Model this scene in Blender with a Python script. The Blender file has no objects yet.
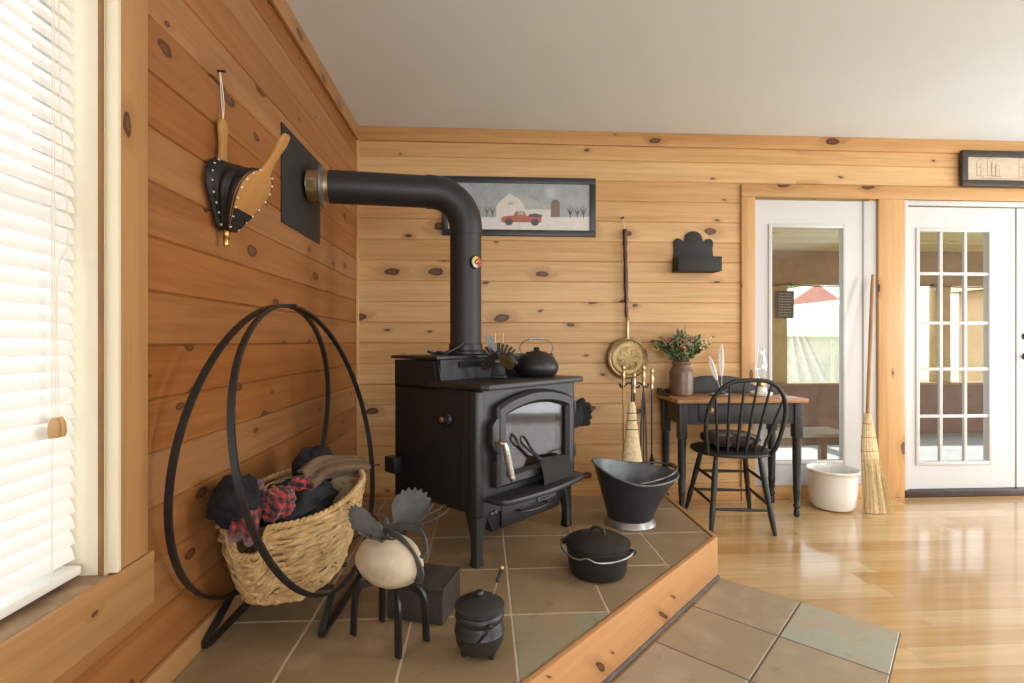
import bpy, bmesh, math, random
from mathutils import Vector, Matrix, noise
random.seed(7)
PI = math.pi
C = bpy.context.scene.collection
V = Vector

# ------------------------------------------------------------------ helpers: meshes
class MB:
    """collects shapes; build() links them as one mesh object"""
    def __init__(s):
        s.v, s.f = [], []
    def add(s, vs, fs, M=None):
        b = len(s.v)
        s.v += [tuple(M @ V(p)) if M else tuple(p) for p in vs]
        s.f += [tuple(b + i for i in f) for f in fs]
        return s
    def frombm(s, bm, M=None):
        bm.verts.index_update()
        s.add([v.co.copy() for v in bm.verts], [[v.index for v in f.verts] for f in bm.faces], M)
        bm.free()
        return s
    def box(s, x0, x1, y0, y1, z0, z1, bev=0.0, M=None, seg=2):
        bm = bmesh.new()
        bmesh.ops.create_cube(bm, size=1)
        for v in bm.verts:
            v.co = V(((x0 + x1) / 2 + v.co.x * (x1 - x0), (y0 + y1) / 2 + v.co.y * (y1 - y0), (z0 + z1) / 2 + v.co.z * (z1 - z0)))
        if bev:
            bmesh.ops.bevel(bm, geom=list(bm.edges), offset=bev, segments=seg, affect='EDGES', profile=.5)
        return s.frombm(bm, M)
    def lathe(s, prof, n=32, M=None, sx=1.0, sy=1.0):
        vs, fs, rings = [], [], []
        for r, z in prof:
            if r < 1e-6:
                rings.append([len(vs)]); vs.append((0, 0, z))
            else:
                rings.append(list(range(len(vs), len(vs) + n)))
                vs += [(r * sx * math.cos(2 * PI * k / n), r * sy * math.sin(2 * PI * k / n), z) for k in range(n)]
        for a, b in zip(rings, rings[1:]):
            for k in range(n):
                k2 = (k + 1) % n
                if len(a) == 1 and len(b) == 1: continue
                if len(a) == 1: fs.append((a[0], b[k2], b[k]))
                elif len(b) == 1: fs.append((a[k], a[k2], b[0]))
                else: fs.append((a[k], a[k2], b[k2], b[k]))
        return s.add(vs, fs, M)
    def sweep(s, pts, sec, closed=False, up=None, scale=None, M=None):
        """section (list of 2d points) carried along pts"""
        pts = [V(p) for p in pts]; n = len(pts); m = len(sec); vs = []; fs = []
        N = None
        for i, p in enumerate(pts):
            if closed: t = pts[(i + 1) % n] - pts[i - 1]
            else: t = pts[min(i + 1, n - 1)] - pts[max(i - 1, 0)]
            t.normalize()
            if up is not None:
                N = V(up) - t * V(up).dot(t)
            elif N is None:
                a = V((0, 0, 1)) if abs(t.z) < .9 else V((1, 0, 0))
                N = a - t * a.dot(t)
            else:
                N = N - t * N.dot(t)
            N.normalize(); B = t.cross(N)
            k = scale[i] if scale else 1
            vs += [tuple(p + N * (a * k) + B * (b * k)) for a, b in sec]
        for i in range(n if closed else n - 1):
            j = (i + 1) % n
            for k in range(m):
                k2 = (k + 1) % m
                fs.append((i * m + k, i * m + k2, j * m + k2, j * m + k))
        if not closed:
            fs.append(tuple(range(m))[::-1]); fs.append(tuple(range((n - 1) * m, n * m)))
        return s.add(vs, fs, M)
    def tube(s, pts, r, n=10, closed=False, M=None, up=None):
        rs = r if isinstance(r, (list, tuple)) else [r] * len(pts)
        sec = [(math.cos(2 * PI * k / n), math.sin(2 * PI * k / n)) for k in range(n)]
        return s.sweep(pts, sec, closed, up, rs, M)
    def strip(s, pts, w, t, up, closed=False, M=None):
        """flat bar: t thick along up, w across"""
        return s.sweep(pts, [(-t / 2, -w / 2), (t / 2, -w / 2), (t / 2, w / 2), (-t / 2, w / 2)], closed, up, None, M)
    def prism(s, poly, z0, z1, M=None, bev=0.0):
        bm = bmesh.new()
        vs = [bm.verts.new((x, y, z0)) for x, y in poly]
        f = bm.faces.new(vs)
        r = bmesh.ops.extrude_face_region(bm, geom=[f])
        bmesh.ops.translate(bm, vec=(0, 0, z1 - z0), verts=[v for v in r['geom'] if isinstance(v, bmesh.types.BMVert)])
        bmesh.ops.recalc_face_normals(bm, faces=list(bm.faces))
        if bev:
            es = [e for e in bm.edges if abs(e.verts[0].co.z - e.verts[1].co.z) < 1e-6]
            bmesh.ops.bevel(bm, geom=es, offset=bev, segments=2, affect='EDGES', profile=.5)
        return s.frombm(bm, M)
    def ell(s, c, r, M=None, n=20, m=12, f=None):
        vs, fs = [], []
        for i in range(m + 1):
            th = PI * i / m
            for k in range(n):
                a = 2 * PI * k / n
                d = V((math.sin(th) * math.cos(a), math.sin(th) * math.sin(a), math.cos(th)))
                q = f(d) if f else 1.0
                vs.append((c[0] + r[0] * d.x * q, c[1] + r[1] * d.y * q, c[2] + r[2] * d.z * q))
        for i in range(m):
            for k in range(n):
                k2 = (k + 1) % n
                if i == 0: fs.append((k, n + k, n + k2))
                elif i == m - 1: fs.append((i * n + k, (i + 1) * n + k, i * n + k2))
                else: fs.append((i * n + k, (i + 1) * n + k, (i + 1) * n + k2, i * n + k2))
        return s.add(vs, fs, M)
    def grid(s, fn, nu, nv, closed_u=False, M=None):
        vs = [tuple(fn(i / (nu if closed_u else nu - 1), j / (nv - 1))) for j in range(nv) for i in range(nu)]
        fs = []
        for j in range(nv - 1):
            for i in range(nu if closed_u else nu - 1):
                i2 = (i + 1) % nu
                fs.append((j * nu + i, j * nu + i2, (j + 1) * nu + i2, (j + 1) * nu + i))
        return s.add(vs, fs, M)
    def build(s, name, mat, parent=None, smooth=38, solid=0):
        me = bpy.data.meshes.new(name)
        me.from_pydata(s.v, [], s.f)
        bm = bmesh.new(); bm.from_mesh(me)
        bmesh.ops.remove_doubles(bm, verts=list(bm.verts), dist=1e-6)
        bmesh.ops.recalc_face_normals(bm, faces=list(bm.faces))
        if smooth:
            for f in bm.faces: f.smooth = True
            for e in bm.edges:
                if len(e.link_faces) != 2 or e.calc_face_angle(0) > math.radians(smooth): e.smooth = False
        bm.to_mesh(me); bm.free()
        o = bpy.data.objects.new(name, me); C.objects.link(o)
        me.materials.append(mat)
        if parent: o.parent = parent
        if solid:
            md = o.modifiers.new('solid', 'SOLIDIFY'); md.thickness = solid; md.offset = 0
        return o

def tag(o, label, cat, group=None, kind=None):
    o['label'] = label; o['category'] = cat
    if group: o['group'] = group
    if kind: o['kind'] = kind
    return o
def thing(name, label, cat, loc=(0, 0, 0), rz=0.0, group=None):
    o = bpy.data.objects.new(name, None); C.objects.link(o)
    o.location = loc; o.rotation_euler = (0, 0, rz)
    return tag(o, label, cat, group)
def struct(o):
    o['kind'] = 'structure'; return o
def T(x, y, z): return Matrix.Translation((x, y, z))
def RX(a): return Matrix.Rotation(a, 4, 'X')
def RY(a): return Matrix.Rotation(a, 4, 'Y')
def RZ(a): return Matrix.Rotation(a, 4, 'Z')
def arc(cx, cy, r, a0, a1, n):
    return [(cx + r * math.cos(a0 + (a1 - a0) * i / n), cy + r * math.sin(a0 + (a1 - a0) * i / n)) for i in range(n + 1)]
def spline(pts, n=8):
    """Catmull-Rom through pts"""
    P = [V(p) for p in pts]; P = [P[0] * 2 - P[1]] + P + [P[-1] * 2 - P[-2]]; out = []
    for i in range(1, len(P) - 2):
        for k in range(n):
            t = k / n
            a, b, c, d = P[i - 1:i + 3]
            out.append(.5 * ((2 * b) + (c - a) * t + (2 * a - 5 * b + 4 * c - d) * t * t + (3 * b - a - 3 * c + d) * t ** 3))
    out.append(P[-2].copy())
    return out
def spl2(pts, n=8): return [(p.x, p.y) for p in spline([(a, b, 0) for a, b in pts], n)]

# ------------------------------------------------------------------ helpers: materials
class NT:
    def __init__(s, name):
        s.m = bpy.data.materials.new(name); s.m.use_nodes = True
        s.t = s.m.node_tree; s.b = s.t.nodes['Principled BSDF']; s.out = s.t.nodes['Material Output']
    def put(s, sock, v):
        if isinstance(v, bpy.types.NodeSocket): s.t.links.new(v, sock)
        elif v is not None: sock.default_value = v
    def n(s, typ, ins=None, out=0, **kw):
        nd = s.t.nodes.new(typ)
        for k, v in kw.items(): setattr(nd, k, v)
        for k, v in (ins or {}).items(): s.put(nd.inputs[k], v)
        return nd.outputs[out]
    def math(s, op, a, b=None, c=None):
        nd = s.t.nodes.new('ShaderNodeMath'); nd.operation = op
        s.put(nd.inputs[0], a)
        if b is not None: s.put(nd.inputs[1], b)
        if c is not None: s.put(nd.inputs[2], c)
        return nd.outputs[0]
    def comb(s, x, y, z): return s.n('ShaderNodeCombineXYZ', {0: x, 1: y, 2: z})
    def obj(s): return s.n('ShaderNodeTexCoord', out=3)
    def sep(s, v):
        nd = s.t.nodes.new('ShaderNodeSeparateXYZ'); s.put(nd.inputs[0], v); return nd.outputs[:]
    def noise(s, v, scale, detail=3.0, rough=.5, dist=0.0):
        return s.n('ShaderNodeTexNoise', {'Vector': v, 'Scale': scale, 'Detail': detail, 'Roughness': rough, 'Distortion': dist})
    def ramp(s, fac, stops):
        nd = s.t.nodes.new('ShaderNodeValToRGB'); s.put(nd.inputs[0], fac)
        e = nd.color_ramp.elements
        while len(e) < len(stops): e.new(.5)
        for el, (p, c) in zip(e, stops): el.position = p; el.color = (*c, 1) if len(c) == 3 else c
        return nd.outputs[0]
    def mix(s, fac, a, b, bt='MIX'):
        nd = s.t.nodes.new('ShaderNodeMix'); nd.data_type = 'RGBA'; nd.blend_type = bt
        s.put(nd.inputs[0], fac)
        for i, q in ((6, a), (7, b)): s.put(nd.inputs[i], (*q, 1) if isinstance(q, tuple) and len(q) == 3 else q)
        return nd.outputs[2]
    def smooth(s, x, a, b, lo=0.0, hi=1.0):
        nd = s.t.nodes.new('ShaderNodeMapRange'); nd.interpolation_type = 'SMOOTHSTEP'
        for i, q in enumerate((x, a, b, lo, hi)): s.put(nd.inputs[i], q)
        return nd.outputs[0]
    def bump(s, h, strength=.3, dist=.01):
        s.put(s.b.inputs['Normal'], s.n('ShaderNodeBump', {'Height': h, 'Strength': strength, 'Distance': dist}))
    def set(s, **kw):
        al = dict(color='Base Color', rough='Roughness', metal='Metallic', spec='Specular IOR Level', coat='Coat Weight', coatr='Coat Roughness', sheen='Sheen Weight', trans='Transmission Weight', sss='Subsurface Weight')
        for k, v in kw.items():
            if isinstance(v, tuple) and len(v) == 3: v = (*v, 1)
            s.put(s.b.inputs[al.get(k, k)], v)
        return s

def paint(name, c1, c2=None, rough=.5, scale=12.0, metal=0.0, bump=0.0, spec=.5, coat=0.0, bscale=60.0):
    t = NT(name); o = t.obj()
    c2 = c2 or tuple(x * .86 for x in c1)
    t.set(color=t.ramp(t.noise(o, scale, 4), [(.35, c1), (.7, c2)]), rough=rough, metal=metal, spec=spec, coat=coat)
    if bump: t.bump(t.noise(o, bscale, 3), bump, .004)
    return t.m

def pine(name, along='X', across='Z', pitch=.14, off=.258, light=(.58, .335, .135), dark=(.41, .205, .068), knots=.5, rough=.42, kshift=0.0, seams=0.0, ksize=1.0):
    t = NT(name); s = t.sep(t.obj()); ax = dict(X=s[0], Y=s[1], Z=s[2])
    a, c = ax[along], ax[across]
    d = ax[[k for k in 'XYZ' if k not in (along, across)][0]]
    pid = t.math('FLOOR', t.math('DIVIDE', t.math('SUBTRACT', c, off), pitch))
    if seams:   # boards of finite length, joints staggered
        r0 = t.n('ShaderNodeTexWhiteNoise', {'W': pid}, noise_dimensions='1D')
        sid = t.math('FLOOR', t.math('ADD', t.math('DIVIDE', a, seams), t.math('MULTIPLY', r0, 9.0)))
        pid = t.math('ADD', pid, t.math('MULTIPLY', sid, 17.0))
    pid = t.math('ADD', pid, 31.7 + kshift)
    rnd = t.n('ShaderNodeTexWhiteNoise', {'W': pid}, noise_dimensions='1D')
    a2 = t.math('ADD', a, t.math('MULTIPLY', rnd, 7.3))
    wob = t.noise(t.comb(t.math('MULTIPLY', a2, 9.0), t.math('MULTIPLY', c, 22.0), pid), 1.0, 2)
    wv = t.math('MULTIPLY', t.math('SUBTRACT', wob, .5), .16)
    kv = t.comb(t.math('ADD', t.math('MULTIPLY', a2, 3.2), wv), t.math('ADD', t.math('MULTIPLY', t.math('ADD', c, d), 6.5), wv), t.math('MULTIPLY', pid, 3.0))
    vor = t.t.nodes.new('ShaderNodeTexVoronoi'); vor.voronoi_dimensions = '2D'
    t.put(vor.inputs['Vector'], kv); vor.inputs['Scale'].default_value = 1.0
    dist = vor.outputs['Distance']; cs = t.sep(vor.outputs['Color'])
    has = t.math('LESS_THAN', cs[0], knots)
    rad = t.math('MULTIPLY_ADD', t.math('POWER', cs[1], 2.2), .15 * ksize, .035 * ksize)
    q = t.math('DIVIDE', dist, rad)
    knot = t.math('MULTIPLY', t.smooth(q, .8, 1.05, 1.0, 0.0), has)
    core = t.math('MULTIPLY', t.smooth(q, .35, .8, 1.0, 0.0), has)
    halo = t.math('MULTIPLY', t.smooth(q, .9, 3.2, 1.0, 0.0), has)
    gy = t.math('MULTIPLY_ADD', halo, 1.4, t.math('MULTIPLY', c, 30.0))
    g = t.noise(t.comb(t.math('MULTIPLY', a2, 1.3), gy, t.math('MULTIPLY', pid, 5.0)), 1.0, 5, .6, .5)
    fine = t.noise(t.comb(t.math('MULTIPLY', a2, 5.0), t.math('MULTIPLY', c, 170.0), t.math('ADD', pid, d)), 1.0, 2)
    col = t.ramp(g, [(.3, light), (.72, dark)])
    col = t.mix(t.math('MULTIPLY', t.smooth(fine, .45, .75), .22), col, tuple(x * .72 for x in dark))
    hsv = t.n('ShaderNodeHueSaturation', {'Hue': t.math('MULTIPLY_ADD', rnd, -.012, .506), 'Saturation': t.math('MULTIPLY_ADD', rnd, .14, .93), 'Value': t.math('MULTIPLY_ADD', rnd, -.26, 1.12), 'Color': col})
    col = t.mix(t.math('MULTIPLY', halo, .35), hsv, (.25, .10, .03))
    kc = t.mix(core, (.045, .014, .005), (.14, .05, .018))
    col = t.mix(t.math('MULTIPLY', knot, .92), col, kc)
    t.set(color=col, rough=rough, spec=.4)
    t.bump(t.math('ADD', t.math('MULTIPLY', g, .4), t.math('MULTIPLY', fine, .3)), .12, .003)
    return t.m

M = {}
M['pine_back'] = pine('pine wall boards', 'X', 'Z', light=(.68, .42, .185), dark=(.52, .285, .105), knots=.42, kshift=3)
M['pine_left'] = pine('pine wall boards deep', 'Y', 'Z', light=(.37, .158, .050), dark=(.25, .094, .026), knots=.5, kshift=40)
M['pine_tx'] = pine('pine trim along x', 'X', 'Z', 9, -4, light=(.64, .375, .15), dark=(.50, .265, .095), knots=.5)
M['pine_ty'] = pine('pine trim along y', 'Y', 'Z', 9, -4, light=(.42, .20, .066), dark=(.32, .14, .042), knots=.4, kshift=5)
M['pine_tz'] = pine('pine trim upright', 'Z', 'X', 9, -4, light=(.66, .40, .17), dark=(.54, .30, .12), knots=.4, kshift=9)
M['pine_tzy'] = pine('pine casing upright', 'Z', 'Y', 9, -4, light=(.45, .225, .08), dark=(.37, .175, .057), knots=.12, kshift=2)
M['pine_face'] = pine('pine hearth facing', 'X', 'Z', 9, -4, light=(.62, .34, .15), dark=(.54, .28, .115), knots=.75, kshift=31, ksize=.5)
M['ceiling'] = paint('ceiling paint', (.73, .80, .845), (.71, .78, .825), .9, 3, bump=.05, bscale=150)
M['white_paint'] = paint('white door paint', (.61, .61, .60), (.595, .595, .585), .38, 3)
M['iron'] = paint('matte black stove steel', (.010, .0105, .0105), (.014, .014, .0135), .5, 9, bump=.03, bscale=260)
M['iron_warm'] = paint('grey black cast iron', (.019, .0195, .0185), (.026, .026, .024), .42, 7, bump=.05, bscale=160)
M['pipe'] = paint('black stove pipe', (.018, .0185, .019), (.023, .0235, .0235), .45, 5)
M['cast'] = paint('seasoned cast iron', (.010, .010, .010), (.018, .0175, .017), .42, 14, bump=.12, bscale=220)
M['hod_black'] = paint('blue black painted steel', (.016, .019, .024), (.026, .03, .036), .34, 10, bump=.05, bscale=40)
M['soot'] = paint('sooty sheet iron', (.010, .009, .008), (.018, .015, .012), .8, 20)
M['wrought'] = paint('wrought iron bar', (.011, .011, .011), (.018, .0175, .017), .4, 20)
M['antler'] = paint('grey forged steel', (.05, .05, .046), (.075, .073, .066), .55, 30, bump=.1, bscale=120)
M['galv'] = paint('galvanised steel', (.42, .42, .41), (.26, .26, .26), .38, 22, metal=.85)
M['galv_in'] = paint('worn galvanised lining', (.20, .21, .22), (.085, .09, .095), .5, 16, metal=.5)
M['brass'] = paint('aged brass', (.56, .38, .13), (.38, .24, .08), .3, 18, metal=1.0)
M['tack'] = paint('pale upholstery tack', (.72, .66, .55), None, .4)
M['brass_old'] = paint('dull antique brass', (.40, .29, .13), (.26, .18, .08), .46, 14, metal=.9)
M['brass_pale'] = paint('pale worn brass', (.60, .50, .30), (.46, .36, .19), .34, 14, metal=.9)
M['chrome'] = paint('spring steel coil', (.55, .53, .48), (.42, .40, .36), .3, 10, metal=1.0)
M['leather'] = paint('black leather', (.006, .0055, .005), (.010, .0095, .009), .55, 30, bump=.25, bscale=90)
M['bellow_wood'] = pine('bellows maple', 'Z', 'Y', 9, -4, light=(.56, .30, .10), dark=(.45, .22, .065), knots=0, rough=.35)
M['dark_paint'] = paint('blackish green milk paint', (.012, .0145, .0135), (.020, .022, .0195), .5, 24, bump=.08, bscale=80)
M['box_paint'] = paint('flat black paint', (.015, .015, .0145), (.02, .02, .019), .65, 9)
M['table_top'] = pine('worn table top', 'X', 'Y', .13, 0, light=(.56, .34, .17), dark=(.36, .19, .08), knots=.1, rough=.35)
M['white_enamel'] = paint('white enamel', (.80, .79, .75), (.76, .75, .70), .22, 6, coat=.4)
M['straw'] = paint('broom straw', (.74, .59, .35), (.57, .43, .22), .75, 60)
M['broom_wood'] = pine('broom handle wood', 'Z', 'X', 9, -4, light=(.50, .29, .13), dark=(.36, .19, .08), knots=0)
M['dark_wood'] = paint('dark turned wood', (.085, .035, .015), (.045, .018, .008), .35, 40)
M['frame_dark'] = paint('dark picture frame', (.030, .030, .031), (.04, .04, .04), .4, 14)
M['frame_brown'] = paint('dark brown picture frame', (.035, .026, .022), (.05, .036, .03), .4, 14)
M['glove'] = paint('black knit', (.008, .008, .009), (.014, .014, .015), .95, 60, bump=.5, bscale=300)
M['felt'] = paint('black canvas', (.006, .006, .007), (.010, .010, .011), .95, 30, bump=.3, bscale=250)
M['jacket'] = paint('charcoal jacket cloth', (.009, .010, .012), (.014, .015, .018), .85, 20, bump=.3, bscale=220)
M['suede'] = paint('brown suede', (.16, .095, .05), (.10, .06, .032), .9, 25, bump=.2, bscale=200)
M['feather'] = paint('white feather', (.80, .74, .70), (.70, .62, .58), .8, 60)
M['crock'] = paint('brown stoneware', (.155, .085, .05), (.22, .14, .09), .38, 9, coat=.15)
M['leaf'] = paint('sage leaf', (.22, .30, .13), (.36, .42, .24), .7, 40)
M['leaf2'] = paint('dark leaf', (.055, .10, .04), (.10, .16, .06), .7, 40)
M['cream'] = paint('cream blossom', (.70, .60, .34), (.62, .50, .25), .8, 50)
M['pink'] = paint('dusty pink blossom', (.42, .25, .19), (.34, .18, .13), .85, 50)
M['paper'] = paint('paper', (.75, .70, .60), (.70, .64, .53), .85, 20)
M['cord'] = paint('black cable', (.012, .012, .012), None, .5)
M['blind'] = paint('blind slat', (.82, .80, .74), (.80, .78, .72), .5, 4)
t = NT('translucent blind slat'); t.set(color=(.86, .85, .81), rough=.5)
tl_ = t.n('ShaderNodeBsdfTranslucent', {'Color': (.86, .83, .76, 1)}); mx_ = t.n('ShaderNodeMixShader', {0: .05, 1: t.b.outputs[0], 2: tl_}); t.t.links.new(mx_, t.out.inputs[0]); M['slat'] = t.m
M['jamb'] = paint('cream window jamb', (.78, .70, .52), (.75, .66, .48), .5, 6)
M['dark_jamb'] = paint('stained window stop', (.26, .12, .04), (.20, .09, .03), .5, 10)
M['sill_old'] = paint('weathered sill', (.36, .23, .13), (.20, .12, .065), .7, 18, bump=.2)
M['bead'] = paint('wooden tassel', (.50, .30, .12), (.42, .24, .09), .5, 20)
M['threshold'] = paint('bronze threshold', (.035, .022, .016), (.05, .03, .022), .4, 20)
M['grout'] = paint('pale grout', (.58, .49, .37), (.48, .39, .29), .9, 30)
M['grout2'] = paint('dark grout', (.12, .095, .075), (.16, .12, .09), .9, 30)
M['moulding'] = paint('grey shoe strip', (.11, .09, .085), (.15, .12, .11), .6, 20)
M['stone_block'] = paint('rusty iron block', (.035, .026, .021), (.06, .044, .035), .75, 14, bump=.5, bscale=60)
M['firebrick'] = paint('sooty fire brick', (.42, .35, .31), (.26, .20, .17), .9, 8, bump=.3)
M['porch_wood'] = pine('porch boards', 'X', 'Y', .14, 0, light=(.60, .45, .24), dark=(.46, .32, .15), knots=.3)
M['porch_beam'] = paint('porch beam', (.30, .19, .10), (.24, .15, .075), .7, 8)
M['porch_post'] = paint('porch post', (.42, .30, .13), (.34, .23, .09), .7, 8)
M['porch_wall'] = paint('red brown porch boards', (.21, .125, .095), (.16, .095, .07), .7, 5)
M['porch_floor'] = paint('grey blue porch floor', (.28, .33, .36), (.36, .39, .39), .6, 3)
M['slate'] = paint('dark slate plaque', (.045, .045, .042), (.06, .06, .055), .7, 9)
M['chalk'] = paint('pale lettering', (.34, .33, .29), None, .9)
M['canvas_white'] = paint('white canopy cloth', (.80, .80, .77), None, .8)
M['paint_bench'] = paint('weathered bench boards', (.36, .33, .28), None, .7)
M['lawn'] = paint('lawn', (.30, .40, .16), (.45, .50, .30), .95, .6)
M['red_roof'] = paint('red roof', (.52, .24, .20), (.46, .20, .17), .7, 2)
M['house_wall'] = paint('pale house wall', (.70, .68, .60), None, .8, 2)
M['tree_leaf'] = paint('tree leaf', (.13, .24, .06), (.24, .36, .11), .8, 5)
M['bark'] = paint('bark', (.10, .07, .05), None, .9, 12)

t = NT('river stone'); o_ = t.obj()
col = t.ramp(t.noise(o_, 14, 5), [(.3, (.66, .57, .42)), (.55, (.54, .45, .31)), (.75, (.40, .31, .19))])
t.set(color=col, rough=.75); t.bump(t.noise(o_, 60, 5), .35, .004); M['stone'] = t.m

t = NT('oak floor boards'); s = t.sep(t.obj())
row = t.math('FLOOR', t.math('DIVIDE', s[1], .118))
r0 = t.n('ShaderNodeTexWhiteNoise', {'W': row}, noise_dimensions='1D')
seg = t.math('FLOOR', t.math('ADD', t.math('DIVIDE', s[0], .95), t.math('MULTIPLY', r0, 5.0)))
pid = t.math('ADD', t.math('MULTIPLY', row, 13.0), t.math('MULTIPLY', seg, 7.13))
r1 = t.n('ShaderNodeTexWhiteNoise', {'W': pid}, noise_dimensions='1D')
g = t.noise(t.comb(t.math('MULTIPLY_ADD', r1, 9.0, t.math('MULTIPLY', s[0], 1.6)), t.math('MULTIPLY', s[1], 24.0), pid), 1.0, 4, .6, .8)
col = t.ramp(g, [(.3, (.60, .41, .205)), (.7, (.47, .295, .13))])
col = t.n('ShaderNodeHueSaturation', {'Hue': t.math('MULTIPLY_ADD', r1, -.012, .506), 'Saturation': t.math('MULTIPLY_ADD', r1, .25, .92), 'Value': t.math('MULTIPLY_ADD', r1, -.30, 1.12), 'Color': col})
fy = t.math('FRACT', t.math('DIVIDE', s[1], .118))
fx = t.math('FRACT', t.math('ADD', t.math('DIVIDE', s[0], .95), t.math('MULTIPLY', r0, 5.0)))
gap = t.math('MAXIMUM', t.math('LESS_THAN', fy, .014), t.math('LESS_THAN', fx, .0018))
col = t.mix(t.math('MULTIPLY', gap, .5), col, (.16, .08, .03))
t.set(color=col, rough=t.math('MULTIPLY_ADD', g, .12, .16), spec=.5, coat=.5, coatr=.08)
t.bump(t.math('SUBTRACT', t.math('MULTIPLY', g, .25), gap), .08, .003); M['floor'] = t.m

def tile_mat(name, lift=1.0, g=1.0, b=1.0):
    t = NT(name); o_ = t.obj()
    tone = t.n('ShaderNodeAttribute', out=2, attribute_name='tone')
    k = lift
    base = t.ramp(tone, [(p_, (c_[0], c_[1] * g, c_[2] * b)) for p_, c_ in [(0, (.185 * k, .125 * k, .075 * k)), (.4, (.23 * k, .16 * k, .095 * k)), (.75, (.255 * k, .185 * k, .12 * k)), (.9, (.25 * k, .23 * k, .165 * k)), (1, (.26 * k, .245 * k, .18 * k))]])
    bl = t.noise(o_, 5.0, 6, .62, .6)
    col = t.mix(t.smooth(bl, .42, .72), base, (.30 * k, .21 * k * g, .135 * k * b))
    col = t.mix(t.smooth(t.noise(o_, 17.0, 5, .6, 1.0), .58, .8, 0, .5), col, (.10, .065, .04))
    t.set(color=col, rough=t.math('MULTIPLY_ADD', bl, .25, .3), spec=.45)
    t.bump(t.noise(o_, 22.0, 5), .2, .004)
    return t.m
M['tile'] = tile_mat('hearth slate tile', 1.2, .98, .88); M['tile2'] = tile_mat('floor slate tile', 1.4, 1.10, 1.2)

t = NT('plaid flannel'); s = t.sep(t.obj())
def _chk(x, sc, off): return t.math('LESS_THAN', t.math('FRACT', t.math('ADD', t.math('MULTIPLY', x, sc), off)), .5)
a = _chk(t.math('ADD', s[0], s[1]), 36, .1); b = _chk(t.math('ADD', s[2], t.math('MULTIPLY', s[0], .4)), 36, .3)
f = t.math('MULTIPLY', t.math('ADD', a, b), .5)
t.set(color=t.ramp(f, [(0, (.36, .035, .03)), (.5, (.14, .02, .02)), (1, (.02, .008, .01))]), rough=.95, sheen=.3)
M['plaid'] = t.m
t = NT('patchwork cushion'); s = t.sep(t.obj())
w = t.n('ShaderNodeTexVoronoi', {'Vector': t.obj(), 'Scale': 26.0}, out=1)
col = t.ramp(t.sep(w)[0], [(0, (.02, .014, .014)), (.3, (.07, .035, .03)), (.55, (.035, .02, .018)), (.75, (.30, .25, .20)), (1, (.05, .02, .02))])
t.n('ShaderNodeTexCoord'); t.put(t.b.inputs['Base Color'], col); t.set(rough=.95); M['cushion'] = t.m
t = NT('seagrass weave'); o_ = t.obj()
t.set(color=t.ramp(t.noise(o_, 26, 5, .6), [(.25, (.66, .47, .23)), (.5, (.54, .35, .15)), (.78, (.32, .19, .07))]), rough=.8)
t.bump(t.noise(o_, 120, 3), .4, .003); M['grass_rope'] = t.m

def glass(name, tint=(1, 1, 1), rough=0.02, refl=1.0):
    t = NT(name)
    tr = t.n('ShaderNodeBsdfTransparent', {'Color': (*tint, 1)}); gl = t.n('ShaderNodeBsdfGlossy', {'Color': (1, 1, 1, 1), 'Roughness': rough})
    fac = t.n('ShaderNodeLayerWeight', {'Blend': .5}, out=1)
    fr = t.math('MULTIPLY', t.math('MULTIPLY_ADD', t.math('POWER', fac, 5.0), .9, .04), refl)
    mx = t.n('ShaderNodeMixShader', {0: fr, 1: tr, 2: gl}); t.t.links.new(mx, t.out.inputs[0]); return t.m
M['glass'] = glass('window glass')
M['stove_glass'] = glass('ceramic stove glass', (.70, .64, .62), .05, .8)
M['lamp_glass'] = glass('lamp glass', (.96, .96, .95), .03, 2.0)
def flat(name, c, rough=.7):
    return paint(name, c, tuple(x * .9 for x in c), rough, 30)

# ------------------------------------------------------------------ room shell
LX, BY, CZ, RX_, FY = -.85, 3.493, 2.55, 5.3, -3.2
HZ = .19
def planks(mb, u0, u1, z0, z1, place):
    """boards with V joints between z0 and z1; place(u, z, depth) -> point"""
    zs = [z0] + [z for z in (.258 - .14 * 2 + .14 * k for k in range(24)) if z0 + .012 < z < z1 - .012] + [z1]
    for a, b in zip(zs, zs[1:]):
        vs = []
        for z, d in ((a, .006), (a + .005, 0), (b - .005, 0), (b, .006)):
            vs += [place(u0, z, d), place(u1, z, d)]
        mb.add(vs, [(0, 1, 3, 2), (2, 3, 5, 4), (4, 5, 7, 6)])
w = MB()
bp = lambda u, z, d: (u, BY + d, z)
planks(w, LX, 1.85, 0, CZ, bp); planks(w, 1.85, RX_, 2.14, CZ, bp); planks(w, 2.74, 3.02, 0, 2.14, bp); planks(w, 4.75, RX_, 0, 2.14, bp)
w.box(LX - .15, 1.85, BY + .007, BY + .14, -.05, CZ); w.box(1.85, RX_ + .1, BY + .007, BY + .14, 2.14, CZ)
w.box(2.80, 3.00, BY + .007, BY + .14, -.05, 2.14); w.box(4.80, RX_ + .1, BY + .007, BY + .14, -.05, 2.14)
struct(w.build('wall_back', M['pine_back'], smooth=0))
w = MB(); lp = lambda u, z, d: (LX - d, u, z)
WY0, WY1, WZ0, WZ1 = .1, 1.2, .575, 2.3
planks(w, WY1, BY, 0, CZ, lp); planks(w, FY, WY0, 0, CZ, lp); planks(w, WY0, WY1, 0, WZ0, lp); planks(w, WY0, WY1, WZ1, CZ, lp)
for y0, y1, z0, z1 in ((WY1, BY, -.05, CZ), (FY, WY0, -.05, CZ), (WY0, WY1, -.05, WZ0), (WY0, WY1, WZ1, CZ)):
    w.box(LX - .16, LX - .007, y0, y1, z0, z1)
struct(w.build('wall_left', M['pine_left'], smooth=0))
struct(MB().box(LX - .2, RX_ + .2, FY - .2, BY + .15, CZ, CZ + .12).build('ceiling', M['ceiling'], smooth=0))
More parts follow.
